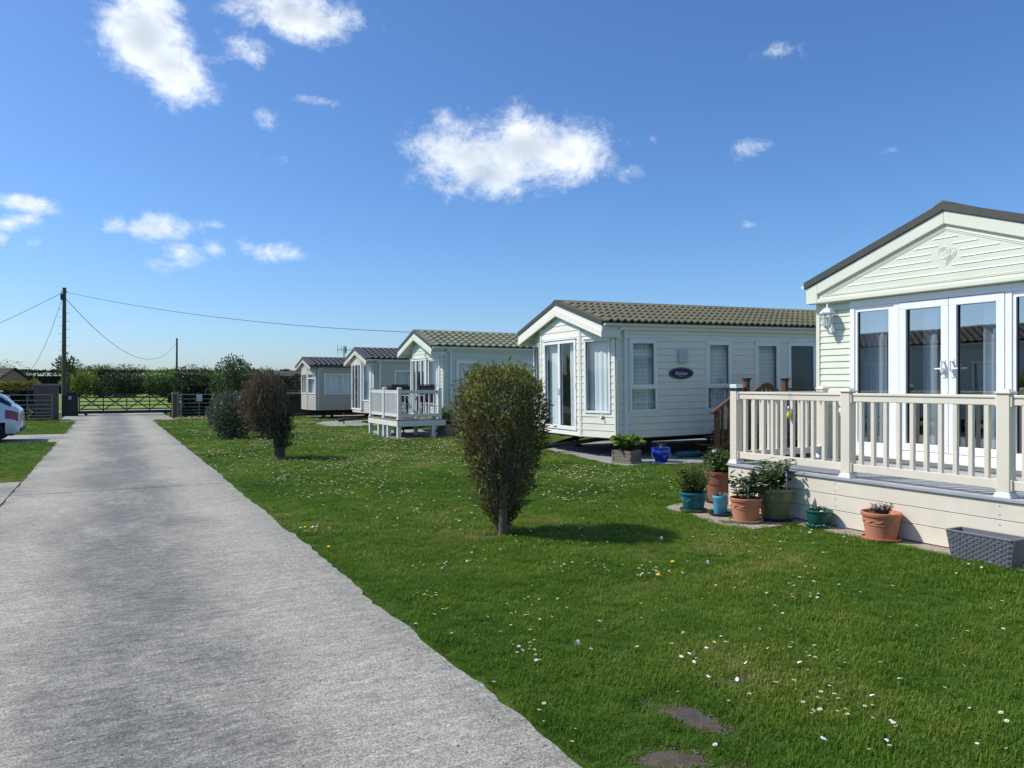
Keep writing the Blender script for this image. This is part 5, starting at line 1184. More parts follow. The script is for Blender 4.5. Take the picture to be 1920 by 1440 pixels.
# the staked bush on the lawn
def staked_bush():
    root = thing('staked_bush', 'goblet shaped clipped willow bush tied to a short wooden stake', 'bush', (3.82, 7.31, 0)); r = np.random.default_rng(5)
    zk = np.array([.04, .10, .3, .6, .9, 1.2, 1.42, 1.6, 1.72, 1.80]); rk = np.array([.05, .10, .215, .325, .42, .475, .49, .455, .36, .18])
    n = 27000; z = r.uniform(.06, 1.80, n*2); rad = np.interp(z, zk, rk); keep = r.random(n*2) < rad/.49; z, rad = z[keep][:n], rad[keep][:n]; n = len(z)
    th = r.uniform(0, 6.283, n); lum = 1+.07*np.sin(3*th+z*4)+.06*np.sin(5*th-z*7+1)+.05*np.sin(9*th+z*13)
    q = r.random(n)**.40; rr_ = rad*lum*q*(1+np.maximum(0, r.normal(0, .05, n)))
    P = np.stack([rr_*np.cos(th), rr_*np.sin(th), z + r.normal(0, .02, n)], 1)
    cl_ = np.sin(P[:, 0]*19+1.3*np.sin(P[:, 2]*11))*np.sin(P[:, 1]*21+1.1*np.cos(P[:, 0]*9))*np.sin(P[:, 2]*17+P[:, 0]*6) + .5*np.sin(P[:, 0]*41+P[:, 2]*33)*np.cos(P[:, 1]*37)
    kp = (cl_ > -.16) | (r.random(n) < .18); P, th, z = P[kp], th[kp], z[kp]; P[:, :2] *= (1+.09*cl_[kp])[:, None]; n = len(P)
    D = np.stack([np.cos(th)*.55, np.sin(th)*.55, np.full(n, .55)], 1) + r.normal(0, .55, (n, 3))
    tint = r.normal(.34, .2, n) + .5*np.clip((z-1.15)/.6, 0, 1)*r.random(n) + .16*np.sin(th*3+z*6) + .1*np.clip(1-z, 0, 1)
    # ragged sprigs
    sp_P, sp_D, sp_t = [], [], []; tw = MB(); rr = random.Random(9)
    for k in range(260):
        a = rr.uniform(0, 6.283); zz = rr.choice([rr.uniform(1.55, 1.78), rr.uniform(1.6, 1.78), rr.uniform(.3, 1.6)]); rd = float(np.interp(zz, zk, rk))*(rr.random()**.5 if zz > 1.5 else .97)
        b = Vector((rd*math.cos(a), rd*math.sin(a), zz)); up = rr.uniform(.7, 1.2) if zz > 1.5 else rr.uniform(-.35, .6); d_ = Vector((math.cos(a)*rr.uniform(.1, .7), math.sin(a)*rr.uniform(.1, .7), up)).normalized(); ln = rr.uniform(.06, .17)
        tw.tube([b-d_*.05, b+d_*ln*.6+Vector((rr.gauss(0, .006), rr.gauss(0, .006), 0)), b+d_*ln], [.0025, .002, .001], 3, False)
        for j in range(9):
            t = j/9; sp_P.append(tuple(b+d_*ln*t)); sp_D.append((d_.x+rr.gauss(0, .6), d_.y+rr.gauss(0, .6), d_.z+rr.gauss(0, .4))); sp_t.append(rr.uniform(.45, 1.0))
    P = np.concatenate([P, np.array(sp_P)]); D = np.concatenate([D, np.array(sp_D)]); tint = np.concatenate([tint, np.array(sp_t)])
    link('crown', fast_mesh('crown', *leaf_cloud(P, D, .052, 3, tint, .30)), 'leaf_willow', root)
    for k in range(420):
        a = rr.uniform(0, 6.283); z0 = rr.uniform(.05, .5); z1 = z0+rr.uniform(.3, 1.1); z1 = min(z1, 1.74)
        r0 = float(np.interp(z0, zk, rk))*rr.uniform(.1, .8); r1 = float(np.interp(z1, zk, rk))*rr.uniform(.6, 1.02); a1 = a+rr.gauss(0, .25); am = (a+a1)/2; rm = (r0+r1)/2*rr.uniform(.9, 1.15); zm = (z0+z1)/2
        tw.tube([(r0*math.cos(a), r0*math.sin(a), z0), (rm*math.cos(am), rm*math.sin(am), zm), (r1*math.cos(a1), r1*math.sin(a1), z1)], [.006, .004, .0018], 4, False)
    for k in range(16):
        a = rr.uniform(0, 6.283); tw.tube([(.03*math.cos(a), .03*math.sin(a), -.02), (.09*math.cos(a), .09*math.sin(a), .16), (.2*math.cos(a), .2*math.sin(a), .5)], [.014, .011, .006], 5)
    tw.build('twigs', 'twig_grey', root)
    st = thing('wooden_stake', 'round weathered wooden stake supporting the goblet shaped bush', 'stake', (3.74, 7.12, 0))
    MB().lathe([(.046, -.05), (.045, .3), (.044, .62), (.040, .63), (.01, .632)], 14).build('post', 'stake_wood', st, smooth=True)
    tie = MB(); p = [(.049*math.cos(R(a)), .049*math.sin(R(a)), .33+.006*math.sin(R(a))) for a in range(0, 361, 24)]; tie.tube(p, .005, 5); tie.tube([(.03, .035, .33), (.08, .12, .34), (.1, .2, .36)], .004, 5); tie.build('tie', 'rubber', st)
staked_bush()
# brown twiggy bush, silver bush and the rest of the lawn shrubs
def brown_bush():
    root = thing('twiggy_bush', 'brown half dead twiggy bush leaning on a thick dark stem', 'bush', (3.28, 16.98, 0)); r = np.random.default_rng(31); rr = random.Random(31)
    lx, ly = -.24, .13; n = 9000
    d, p = shell_points(n, r, 0, lambda d: lump(d, 4, .10), .42); p = p*np.array([.52, .52, .76])+np.array([lx, ly, 1.20]); t_ = np.clip((1.1-p[:, 2])/.9, 0, 1)
    p[:, 0] += t_*.16; p[:, 1] -= t_*.09
    k = p[:, 2] > .30; p = p[k]; D = (p-np.array([lx, ly, .9]))*1.2 + r.normal(0, .6, p.shape); link('crown', fast_mesh('crown', *leaf_cloud(p, D, .075, 2, r.normal(.45, .28, len(p)), .28)), 'leaf_brown', root)
    k = int(2600); pg = np.stack([.12+r.normal(0, .12, k), -.06+r.normal(0, .10, k), r.uniform(.25, 1.0, k)], 1); link('green_shoots', fast_mesh('green_shoots', *leaf_cloud(pg, r.normal(0, .7, pg.shape)+np.array([0, 0, .5]), .045, 3, r.normal(.4, .2, k), .4)), 'leaf_dark', root)
    tw = MB()
    for k in range(620):
        a = rr.uniform(0, 6.283); el = rr.uniform(-.5, 1.5); q = rr.uniform(.75, 1.13); e = Vector((lx+.52*q*math.cos(a)*math.cos(el), ly+.52*q*math.sin(a)*math.cos(el), 1.2+.76*q*math.sin(el))); b = Vector((lx*.3+rr.gauss(0, .12), ly*.3+rr.gauss(0, .12), rr.uniform(.5, 1.1)))
        if e.z < .4: e.z = .4
        mid = (b+e)/2+Vector((rr.gauss(0, .07), rr.gauss(0, .07), rr.gauss(0, .06))); tw.tube([b, mid, e], [.008, .005, .002], 3, False)
    tw.build('twigs', 'twig_grey', root)
    tk = MB(); tk.tube([(.05, 0, -.03), (.06, .0, .22), (0, .0, .5), (lx*.7, ly*.7, .95)], [.13, .115, .10, .05], 9)
    for a in (.3, 1.6, 2.8, 3.9, 5.2): tk.tube([(.02, 0, .42), (.2*math.cos(a)+lx*.5, .2*math.sin(a), .8), (.36*math.cos(a)+lx, .36*math.sin(a)+ly, 1.3)], [.05, .03, .012], 5)
    tk.build('trunk', 'twig', root, smooth=True)
brown_bush()
bush('silver_bush', 'rounded silvery green evergreen bush on the lawn behind the twiggy bush', 'bush', (3.32, 23.9, 0), (.74, .74, .74), .70, 9000, .07, 'leaf_silver', 41, .07, aspect=.5, fill=.35)
bush('green_bush', 'tall dark green rounded bush behind the silvery bush', 'bush', (4.15, 29.6, 0), (.80, .80, 1.25), 1.42, 9000, .085, 'leaf_green', 43, .10, .07, fill=.4)

# ------------------------------------------------------------------ pots
def pot(name, label, loc, r_top, r_bot, h, material, saucer=None, rim=.022, swag=False, band=False, round_=False, group=None, saucer_r=None):
    root = thing(name, label, 'flower pot', (loc[0], loc[1], .014), (0, 0, 1.0)); z = .012 if saucer else 0
    if round_: prof = [(r_bot, z), (r_bot*1.12, z+h*.12), (r_top*1.02, z+h*.45), (r_top*1.06, z+h*.68), (r_top*.98, z+h*.88), (r_top*1.04, z+h*.95), (r_top*1.04, z+h), (r_top*.93, z+h), (r_top*.88, z+h*.85), (r_top*.85, z+h*.8)]
    else:
        hr = min(.05, h*.16); rm = r_bot+(r_top-r_bot)*.86
        prof = [(r_bot*.95, z), (r_bot, z+.006), (rm, z+h-hr), (r_top+rim*.2, z+h-hr+.004), (r_top+rim*.5, z+h-hr*.5), (r_top+rim*.45, z+h-.004), (r_top+rim*.1, z+h), (r_top-rim*.3, z+h-.004), (rm*.94, z+h-hr), (rm*.9, z+h*.80)]
        if band: i = 2; f = .66; prof[2:2] = [(r_bot+(rm-r_bot)*f, z+(h-hr)*f), (r_bot+(rm-r_bot)*f+.008, z+(h-hr)*f+.004), (r_bot+(rm-r_bot)*.76+.008, z+(h-hr)*.76)]
    MB().lathe(prof, 36).build('pot', material, root, smooth=True)
    MB().lathe([(r_top*.9, z+h*.84), (r_top*.6, z+h*.87), (.01, z+h*.88)], 20).build('compost', 'soil', root, smooth=True)
    if swag:
        s_ = MB(); hr = min(.05, h*.16); nn = 11
        for k in range(nn):
            pts = []
            for j in range(7):
                a = 6.283*(k+j/6)/nn; zz = z+h-hr-.030-.028*math.sin(math.pi*j/6); f = (zz-z)/(h-hr); rad = r_bot+(r_bot+(r_top-r_bot)*.86-r_bot)*f+.002; pts.append((rad*math.cos(a), rad*math.sin(a), zz))
            s_.tube(pts, .006, 5)
        zz = z+(h-hr)*.66; rad = r_bot+(r_top-r_bot)*.86*.66+.002; s_.tube([(rad*math.cos(R(a)), rad*math.sin(R(a)), zz) for a in range(0, 361, 10)], .004, 4); s_.build('swag_moulding', material, root, smooth=True)
    if saucer:
        sr = saucer_r or r_bot*1.28; MB().lathe([(sr*.85, 0), (sr, .008), (sr*1.04, .032), (sr*1.0, .034), (sr*.92, .012), (sr*.5, .011)], 32).build('saucer', saucer, root, smooth=True)
    return root, .014+z+h*.86
def plant(name, label, loc, z, kind, seed, scale=1.0):
    """potted plants: upright leafy stems, feathery shoots, low cushion"""
    root = thing(name, label, 'plant', (loc[0], loc[1], z)); r = np.random.default_rng(seed); rr = random.Random(seed); P = []; D = []; T = []; st = MB()
    K = dict(leafy=dict(n=30, h=.30, sp=.20, leaf=.068, nl=14, m='leaf_pot', asp=.55), dark=dict(n=26, h=.27, sp=.19, leaf=.066, nl=14, m='leaf_potdark', asp=.6), feathery=dict(n=60, h=.28, sp=.19, leaf=.030, nl=30, m='leaf_feathery', asp=.4),
             cushion=dict(n=40, h=.05, sp=.09, leaf=.022, nl=7, m='leaf_pot', asp=.5), purple=dict(n=42, h=.11, sp=.12, leaf=.030, nl=8, m='leaf_purple', asp=.35), grey=dict(n=18, h=.06, sp=.08, leaf=.04, nl=6, m='leaf_grey', asp=.35), hosta=dict(n=60, h=.28, sp=.25, leaf=.17, nl=2, m='leaf_hosta', asp=.75),
             twigs=dict(n=14, h=.14, sp=.12, leaf=.02, nl=2, m='leaf_brown', asp=.3), shrub=dict(n=30, h=.42, sp=.30, leaf=.10, nl=9, m='leaf_lime', asp=.5))[kind]
    for k in range(K['n']):
        a = rr.uniform(0, 6.283); q = rr.random()**.5; h = K['h']*scale*rr.uniform(.6, 1.15); e = Vector((K['sp']*scale*q*math.cos(a), K['sp']*scale*q*math.sin(a), h)); b = Vector((e.x*.35, e.y*.35, -.03)); mid = (b+e)/2+Vector((0, 0, h*.12))
        st.tube([b, mid, e], [.004*scale+.001, .003, .0015], 4, False)
        for j in range(K['nl']):
            t = .25+.75*(j+1)/K['nl'] if K['nl'] > 2 else 1; p = (1-t)**2*b+2*t*(1-t)*mid+t*t*e; aa = rr.uniform(0, 6.283)
            P.append(tuple(p)); D.append((math.cos(aa)+e.x*2, math.sin(aa)+e.y*2, rr.uniform(-.1, .8) if kind != 'hosta' else rr.uniform(-.5, .3))); T.append(rr.gauss(.4, .2)+.25*t*(kind in ('leafy', 'feathery')))
    P, D, T = np.array(P), np.array(D), np.array(T)
    if K['leaf']*scale > .04:      # larger leaves: folded blades of four faces
        n = len(P); Dn = D/np.linalg.norm(D, axis=1, keepdims=True); up = np.array([0, 0, 1.])+r.normal(0, .35, (n, 3)); S = np.cross(Dn, up); S /= np.linalg.norm(S, axis=1, keepdims=True); U = np.cross(S, Dn)
        L_ = (K['leaf']*scale*r.uniform(.65, 1.25, n))[:, None]; Wd = L_*K['asp']*.5; v = np.empty((n, 7, 3)); dr = U*L_*.16
        v[:, 0] = P; v[:, 1] = P+Dn*L_*.35+S*Wd*.9+U*Wd*.3; v[:, 2] = P+Dn*L_*.4-dr*.1; v[:, 3] = P+Dn*L_*.35-S*Wd*.9+U*Wd*.3; v[:, 4] = P+Dn*L_*.72+S*Wd*.62+U*Wd*.1-dr*.4; v[:, 5] = P+Dn*L_-dr; v[:, 6] = P+Dn*L_*.72-S*Wd*.62+U*Wd*.1-dr*.4
        f = np.array([[0, 1, 2, 3], [1, 4, 5, 2], [3, 2, 5, 6]]); F = (np.arange(n)[:, None, None]*7+f[None]).reshape(-1, 4); me = fast_mesh('leaves', v.reshape(-1, 3), F, np.repeat(np.clip(T, 0, 1), 7), True)
    else: me = fast_mesh('leaves', *leaf_cloud(P, D, K['leaf']*scale, seed, T, K['asp']))
    link('leaves', me, K['m'], root); st.build('stems', 'leaf_potdark' if kind != 'twigs' else 'twig_grey', root); return root
_, z = pot('flower_pot', 'teal plastic pot with swag rim at the end of the slab strip', (6.63, 7.35), .165, .125, .235, 'plastic_teal', 'saucer_green', swag=True, saucer_r=.17); plant('potted_plant', 'feathery pale green plant growing in the teal pot', (6.63, 7.35), z, 'feathery', 1, 1.35)
_, z = pot('flower_pot', 'tall dark red brown pot with wide rolled rim beside the deck corner', (7.42, 7.72), .185, .13, .42, 'terracotta_dark', 'saucer_black', rim=.03, band=True); plant('potted_plant', 'leafy green plant with upright stems in the tall red brown pot', (7.42, 7.72), z, 'leafy', 2, 1.15)
_, z = pot('flower_pot', 'small sky blue glazed pot on a black saucer', (6.72, 6.96), .095, .078, .235, 'glaze_sky', 'saucer_black', rim=.006, saucer_r=.135); plant('potted_plant', 'low silvery plant in the sky blue pot', (6.72, 6.96), z, 'grey', 3)
_, z = pot('flower_pot', 'terracotta pot with swag rim on a tan saucer beside the olive pot', (6.68, 6.50), .18, .14, .275, 'terracotta', 'saucer_tan', swag=True, saucer_r=.2); plant('potted_plant', 'dark leafy plant in the terracotta pot beside the olive pot', (6.68, 6.50), z, 'dark', 4, 1.15)
_, z = pot('flower_pot', 'large olive green plastic pot against the deck skirt', (7.10, 6.44), .205, .15, .365, 'plastic_olive', 'saucer_black', rim=.03, band=True, saucer_r=.21); plant('potted_plant', 'bushy green plant with pointed shoots in the olive pot', (7.10, 6.44), z, 'leafy', 5, 1.15)
_, z = pot('flower_pot', 'small dark green plastic pot standing alone below the deck', (7.17, 5.86), .142, .112, .185, 'plastic_darkgreen', 'plastic_darkgreen', saucer_r=.145); plant('potted_plant', 'low green cushion plant in the small dark green pot', (7.17, 5.86), z, 'cushion', 6)
tag(MB().lathe([(.004, 0), (.022, .004), (.028, .014), (.020, .026), (.004, .03)], 10).build('pebble', 'sign_plate', None, smooth=True, loc=(7.12, 5.78, z)), 'pale round pebble in the small dark green pot', 'pebble')
_, z = pot('flower_pot', 'terracotta pot with swag rim and purple plant below the deck', (7.15, 5.06), .190, .145, .285, 'terracotta', 'terracotta', swag=True, saucer_r=.19); plant('potted_plant', 'purple heather like plant in the terracotta pot', (7.15, 5.06), z, 'purple', 7)
def rattan_planter():
    root = thing('rattan_planter', 'empty grey woven trough planter at the foot of the deck skirt', 'planter', (7.12, 3.98, .014), (0, 0, R(90)))
    lx, ly, h, tp = .60, .24, .25, .03; m = MB(); o = [(-1, -1), (1, -1), (1, 1), (-1, 1)]
    v = [(sx*(lx/2-tp), sy*(ly/2-tp), 0) for sx, sy in o] + [(sx*lx/2, sy*ly/2, h) for sx, sy in o] + [(sx*(lx/2-.022), sy*(ly/2-.022), h) for sx, sy in o] + [(sx*(lx/2-.05), sy*(ly/2-.05), .05) for sx, sy in o]
    m.add(v, [(0, 1, 5, 4), (1, 2, 6, 5), (2, 3, 7, 6), (3, 0, 4, 7), (4, 5, 9, 8), (5, 6, 10, 9), (6, 7, 11, 10), (7, 4, 8, 11), (8, 9, 13, 12), (9, 10, 14, 13), (10, 11, 15, 14), (11, 8, 12, 15), (12, 13, 14, 15), (3, 2, 1, 0)]); m.build('trough', 'rattan', root)
    rm = MB()
    pts = [(sx*(lx/2-.006), sy*(ly/2-.006), h+.002) for sx, sy in o]; 
    for a, b in zip(pts, pts[1:]+pts[:1]): rm.bar(a, b, .03, .02)
    rm.build('rim', 'rattan', root, bevel=.004)
    sm = MB(); sm.add([(-.03, 0, -.010), (0, -.012, -.012), (.03, 0, -.010), (.03, 0, .010), (0, -.012, .012), (-.03, 0, .010)], [(0, 1, 4, 5), (1, 2, 3, 4)]); me = sm.mesh('weave_strand'); me.materials.append(MATS['rattan'])
    for row in range(10):
        z = .016+row*.0235; f = z/h; hx, hy = lx/2-tp*(1-f), ly/2-tp*(1-f); off = .03 if row % 2 else 0
        for sgn, rz in ((-1, 0), (1, math.pi)):
            x = -hx+.03+off*.9
            while x < hx-.02: link('weave_strand', me, None, root, (x, sgn*hy, z), (0, 0, rz)); x += .062
            y = -hy+.03+off*.6
            while y < hy-.02: link('weave_strand', me, None, root, (-sgn*hx, y, z), (0, 0, R(-90) if sgn == 1 else R(90))); y += .062
rattan_planter()
def timber_planter(loc, rz, label, plabel, s, h, rows, seed, kind, scale, sides=4):
    root = thing('timber_planter', label, 'planter', (loc[0], loc[1], .015), (0, 0, rz)); hb = h/rows
    for k in range(rows):
        for i in range(sides):
            a0 = 2*math.pi*i/sides+math.pi/sides; a1 = 2*math.pi*(i+1)/sides+math.pi/sides; R_ = s*.5/math.cos(math.pi/sides); ex = .03 if (k+i) % 2 else -.005
            A = Vector((R_*math.cos(a0), R_*math.sin(a0), hb*(k+.5))); B = Vector((R_*math.cos(a1), R_*math.sin(a1), hb*(k+.5))); d = (B-A).normalized()
            MB().bar(A-d*ex, B+d*ex, .035, hb*.93).build('timber', 'wood_grey', root, bevel=.003)
    MB().lathe([(s*.46, h*.1), (s*.46, h*.9), (.01, h*.92)], 8).build('compost', 'soil', root); plant('potted_plant', plabel, loc, .015+h*.9, kind, seed, scale)
timber_planter((9.50, 12.55), .4, 'weathered timber planter at the corner of the cream home', 'broad leaved bright green plant in the timber planter at the cream home', .40, .26, 4, 11, 'hosta', 1.0)
timber_planter((9.35, 21.45), .2, 'weathered timber planter beside the white raised deck', 'lime green shrub in the timber planter by the white deck', .46, .40, 6, 12, 'shrub', 1.25)
_, z = pot('flower_pot', 'glossy cobalt blue round pot beside the cream home', (10.25, 12.35), .205, .12, .30, 'glaze_blue', round_=True); plant('potted_plant', 'sparse dry stems in the cobalt blue pot', (10.25, 12.35), z, 'twigs', 13)
tag(MB().lathe([(.055, -.28), (.062, -.26), (.062, .24), (.07, .245), (.07, .28), (.05, .28)], 16).build('drain_pipe', 'plastic_teal', None, smooth=True, loc=(11.35, 12.75, .09), rot=(0, R(90), R(-6))), 'short dull teal pipe lying under the cream home', 'pipe')
def solar_light(loc, z, h, label, dark=False):
    t = thing('solar_stake_light', label, 'lamp', (loc[0], loc[1], z)); MB().tube([(0, 0, -.02), (0, 0, h)], .006, 6).build('stake', 'steel', t)
    MB().lathe([(.020, h), (.024, h+.01), (.024, h+.065), (.020, h+.07)], 12).build('lens', 'glass_clear', t, smooth=True); MB().lathe([(.007, h), (.007, h+.065)], 8).build('lamp_core', 'lamp_white', t); MB().lathe([(.032, h+.07), (.033, h+.085), (.03, h+.10), (.01, h+.102)], 14).build('cap', 'iron_black' if dark else 'white_paint', t, smooth=True)
solar_light((7.42, 7.80), .37, .26, 'white capped solar stake light in the tall red brown pot'); solar_light((7.14, 6.30), .32, .22, 'dark capped solar stake light in the olive pot', True); solar_light((6.62, 6.40), .24, .17, 'steel solar stake light in the terracotta pot beside the olive pot', True)
def butterfly():
    t = thing('butterfly_ornament', 'small black and white butterfly ornament on a stick in the olive pot', 'ornament', (7.20, 6.33, .33)); MB().tube([(0, 0, -.02), (0, 0, .17)], .003, 4).build('stick', 'iron_black', t)
    for sg in (-1, 1): MB().extr([(0, 0, .17), (.0, sg*.035, .20), (.02, sg*.04, .175), (.015, sg*.02, .15)], (.003, 0, .001)).build('wing', 'white_paint' if sg > 0 else 'iron_black', t)
butterfly()

# ------------------------------------------------------------------ parked car
def parked_car():
    root = thing('parked_car', 'white hatchback car with red tail lamps parked on the pad beside the road', 'car', (-2.18, 25.78, .016), (0, 0, math.pi))
    #        x     w    zbot  zmid  zbelt ztop  wroof
    st = [(0.00, .60, .36, .55, .74, .80, .52), (.03, .70, .30, .55, .80, .90, .58), (.10, .78, .24, .56, .86, .99, .60), (.22, .83, .22, .56, .90, 1.08, .60), (.45, .855, .21, .56, .92, 1.30, .57), (.72, .865, .20, .56, .93, 1.43, .58), (1.2, .87, .20, .56, .93, 1.475, .60),
          (1.8, .87, .20, .56, .92, 1.475, .60), (2.3, .87, .20, .56, .91, 1.41, .58), (2.75, .865, .20, .55, .90, 1.14, .60), (3.05, .855, .20, .55, .88, .985, .62), (3.5, .82, .21, .53, .82, .90, .58), (3.8, .74, .23, .50, .72, .78, .5), (3.93, .60, .28, .46, .60, .64, .42)]
    S = np.array(st); xs = np.linspace(0, 3.93, 70); xs = np.concatenate([[0, .008, .016, .03, .05, .075], xs[2:]]); I = lambda c: np.interp(xs, S[:, 0], S[:, c])
    for c in range(1, 7):
        pass
    def half(i):
        w_, zb, zm, zl, zt, wr = [np.interp(xs[i], S[:, 0], S[:, c]) for c in range(1, 7)]; gl = max(zt-zl, .02)
        ctrl = [(w_*.90, zb), (w_*.985, zb+.10), (w_, zm), (w_*.99, zl-.24), (w_*.955, zl), (w_*.955-(w_*.955-wr)*.55, zl+gl*.5), (wr+.02, zt-gl*.13), (wr*.8, zt-gl*.03), (wr*.4, zt), (0, zt+.004)]
        return ctrl
    n = len(xs); prof = [half(i) for i in range(n)]; k = len(prof[0]); V = []
    for i in range(n):
        p = prof[i]; full = [(y, z) for y, z in p] + [(-y, z) for y, z in p[-2::-1]]; V += [(xs[i], y, z) for y, z in full]
    kk = 2*k-1; m = MB(); m.v = V
    def cell(i, j): return (i*kk+j, (i+1)*kk+j, (i+1)*kk+j+1, i*kk+j+1)
    def is_arch(x, z, cx): return (x-cx)**2+(z-.30)**2 < .345**2
    for i in range(n-1):
        for j in range(kk-1):
            c = cell(i, j); q = np.mean([V[a] for a in c], axis=0)
            if j in (0, 1, 2, kk-2, kk-3, kk-4) and (is_arch(q[0], q[2], .66) or is_arch(q[0], q[2], 3.18)) and q[2] < .58: continue
            m.f.append(c)
    m.f.append(tuple(range(kk))); m.f.append(tuple((n-1)*kk+j for j in range(kk))[::-1])
    body = m.build('body', 'car_white', root, smooth=True)
    MB().box(.15, -.78, .19, 3.7, .78, .24).build('underbody', 'car_trim', root)
    nrm = lambda i, j: None
    def panel(name, material, i0, i1, j0, j1, off, parent=body):
        q = MB(); idx = {}
        for i in range(i0, i1+1):
            for j in range(j0, j1+1):
                a = Vector(V[min(i+1, n-1)*kk+j])-Vector(V[max(i-1, 0)*kk+j]); b = Vector(V[i*kk+min(j+1, kk-1)])-Vector(V[i*kk+max(j-1, 0)]); nn = a.cross(b)
                if nn.length > 0: nn.normalize()
                if nn.dot(Vector((0, V[i*kk+j][1], V[i*kk+j][2]-.6))) < 0: nn = -nn
                idx[i, j] = len(q.v); q.v.append(tuple(Vector(V[i*kk+j])+nn*off))
        for i in range(i0, i1):
            for j in range(j0, j1): q.f.append((idx[i, j], idx[i+1, j], idx[i+1, j+1], idx[i, j+1]))
        return q.build(name, material, parent, smooth=True)
    ix = lambda x: int(np.argmin(np.abs(xs-x)))
    for s_ in (0, 1):
        J = lambda a, b: (a, b) if s_ == 0 else (kk-1-b, kk-1-a)
        panel('side_window', 'car_glass', ix(.55), ix(1.35), *J(4, 6), .006); panel('side_window', 'car_glass', ix(1.42), ix(2.45), *J(4, 6), .006)
        panel('tail_lamp', 'car_red', ix(.05), ix(.34), *J(3, 4), .010); panel('head_lamp', 'glass_clear', ix(3.4), ix(3.75), *J(3, 4), .008)
    panel('rear_window', 'car_glass', ix(.22), ix(.64), 5, kk-6, .007); panel('windscreen', 'car_glass', ix(2.4), ix(2.98), 6, kk-7, .006)
    MB().box(.52, -.5, 1.40, .74, .5, 1.445).build('spoiler', 'car_white', body, bevel=.012); MB().box(-.012, -.26, .62, .012, .26, .73).build('number_plate', 'pollen', body, bevel=.003)
    MB().box(-.03, -.58, .30, .05, .58, .40).build('rear_bumper_trim', 'car_trim', body, bevel=.015); MB().tube([(.2, .02, 1.06), (.16, -.28, 1.07)], .010, 6).build('rear_wiper', 'car_trim', body)
    MB().box(.0, -.09, .83, .02, .09, .85).build('badge', 'steel', body)
    for x in (.66, 3.18):
        for s_ in (-1, 1):
            o = MB().lathe([(.19, -.09), (.28, -.095), (.305, -.06), (.305, .06), (.28, .095), (.19, .09)], 28).build('wheel', 'rubber', root, smooth=True, loc=(x, s_*.755, .305), rot=(R(90), 0, 0))
            r_ = MB().lathe([(.19, -.085), (.2, -.07), (.2, .07), (.19, .085)], 24)
            for a in range(5): r_.bar((.03*math.cos(R(72*a)), .03*math.sin(R(72*a)), -s_*.075), (.185*math.cos(R(72*a)), .185*math.sin(R(72*a)), -s_*.075), .05, .02)
            r_.build('rim', 'steel', o)
    for s_ in (-1, 1): MB().box(2.55, s_*.84, .95, 2.68, s_*1.0, 1.08).build('wing_mirror', 'car_white', root, bevel=.02)
mat('car_glass', (.02, .025, .03), .06, .05, 3, coat=.4)
parked_car()

# ------------------------------------------------------------------ gateway
def black_gate():
    x0, x1, y = -1.32, 3.05, 44.7; root = thing('sliding_gate', 'wide black metal gate with cross braces between the gateposts', 'gate', (x0, y, 0)); Wd = x1-x0
    for z in (1.13, .93, .73, .53, .33): MB().box(.0, -.026, z-.026, Wd, .026, z+.026).build('rail', 'iron_black', root)
    MB().box(-.1, -.055, .10, Wd+.05, .055, .25).build('bottom_beam', 'iron_black', root)
    for i in range(5): x = Wd*i/4; MB().box(x-.025, -.027, .25, x+.025, .027, 1.16).build('upright', 'iron_black', root)
    for i in range(4):
        a, b = Wd*i/4, Wd*(i+1)/4; MB().bar((a, -.012, .28), (b, -.012, 1.11), .022, .055).build('brace', 'iron_black', root); MB().bar((a, .012, 1.11), (b, .012, .28), .022, .055).build('brace', 'iron_black', root)
    for x in (.3, Wd-.3): MB().lathe([(.06, -.03), (.07, 0), (.06, .03)], 14).build('roller', 'iron_black', root, loc=(x, 0, .068), rot=(R(90), 0, 0))
    gp = thing('gate_motor_box', 'black metal gate motor cabinet with small white label', 'cabinet', (-1.72, 44.35, 0)); MB().box(-.36, -.2, 0, .36, .2, 1.12).build('cabinet', 'iron_black', gp, bevel=.02); MB().box(-.2, -.15, 1.12, .3, .15, 1.24).build('lid', 'iron_black', gp, bevel=.02)
    MB().box(-.06, -.208, .86, .06, -.199, 1.02).build('label', 'white_paint', gp); MB().box(-.03, -.212, .88, .03, -.207, .96).build('keyhole_mark', 'iron_black', gp)
    rp_ = thing('gate_post', 'black metal catch post with lock box at the end of the black gate', 'post', (3.13, 44.7, 0)); MB().box(-.05, -.05, 0, .05, .05, 1.2).build('post', 'iron_black', rp_); MB().box(-.3, -.09, .62, -.0, -.055, 1.05).build('lock_box', 'iron_black', rp_)
black_gate()
def field_gate(label, loc, L, h, plate_x, rz=0, loop=None):
    root = thing('field_gate', label, 'gate', loc, rz)
    for z in (.10, .24, .38, .54, .72, .92, h): MB().tube([(0, 0, z), (L, 0, z)], .021 if z in (.10, h) else .016, 8).build('bar', 'galv', root, smooth=True)
    for x in (0, L): MB().tube([(x, 0, .06), (x, 0, h+.02)], .026, 8).build('end_upright', 'galv', root, smooth=True)
    for x in (plate_x, L*.72): MB().box(x-.02, -.022, .10, x+.02, -.012, h).build('strap', 'galv', root)
    MB().box(plate_x-.13, -.034, h-.33, plate_x+.13, -.024, h+.02).build('sign_plate', 'sign_plate', root)
    if loop: MB().tube([(loop, 0, h), (loop, 0, h+.24), (loop+.1, 0, h+.27), (loop+.62, 0, h+.13), (loop+.64, 0, h)], .018, 8).build('loop_handle', 'galv', root, smooth=True)
    MB().box(-.05, -.05, 0, -.03+.0, .05, h).build('slam_plate', 'galv', root)
    return root
field_gate('galvanised seven bar field gate with plate in front of the golden hedge', (-5.55, 39.02, 0), 3.35, 1.16, 1.65)
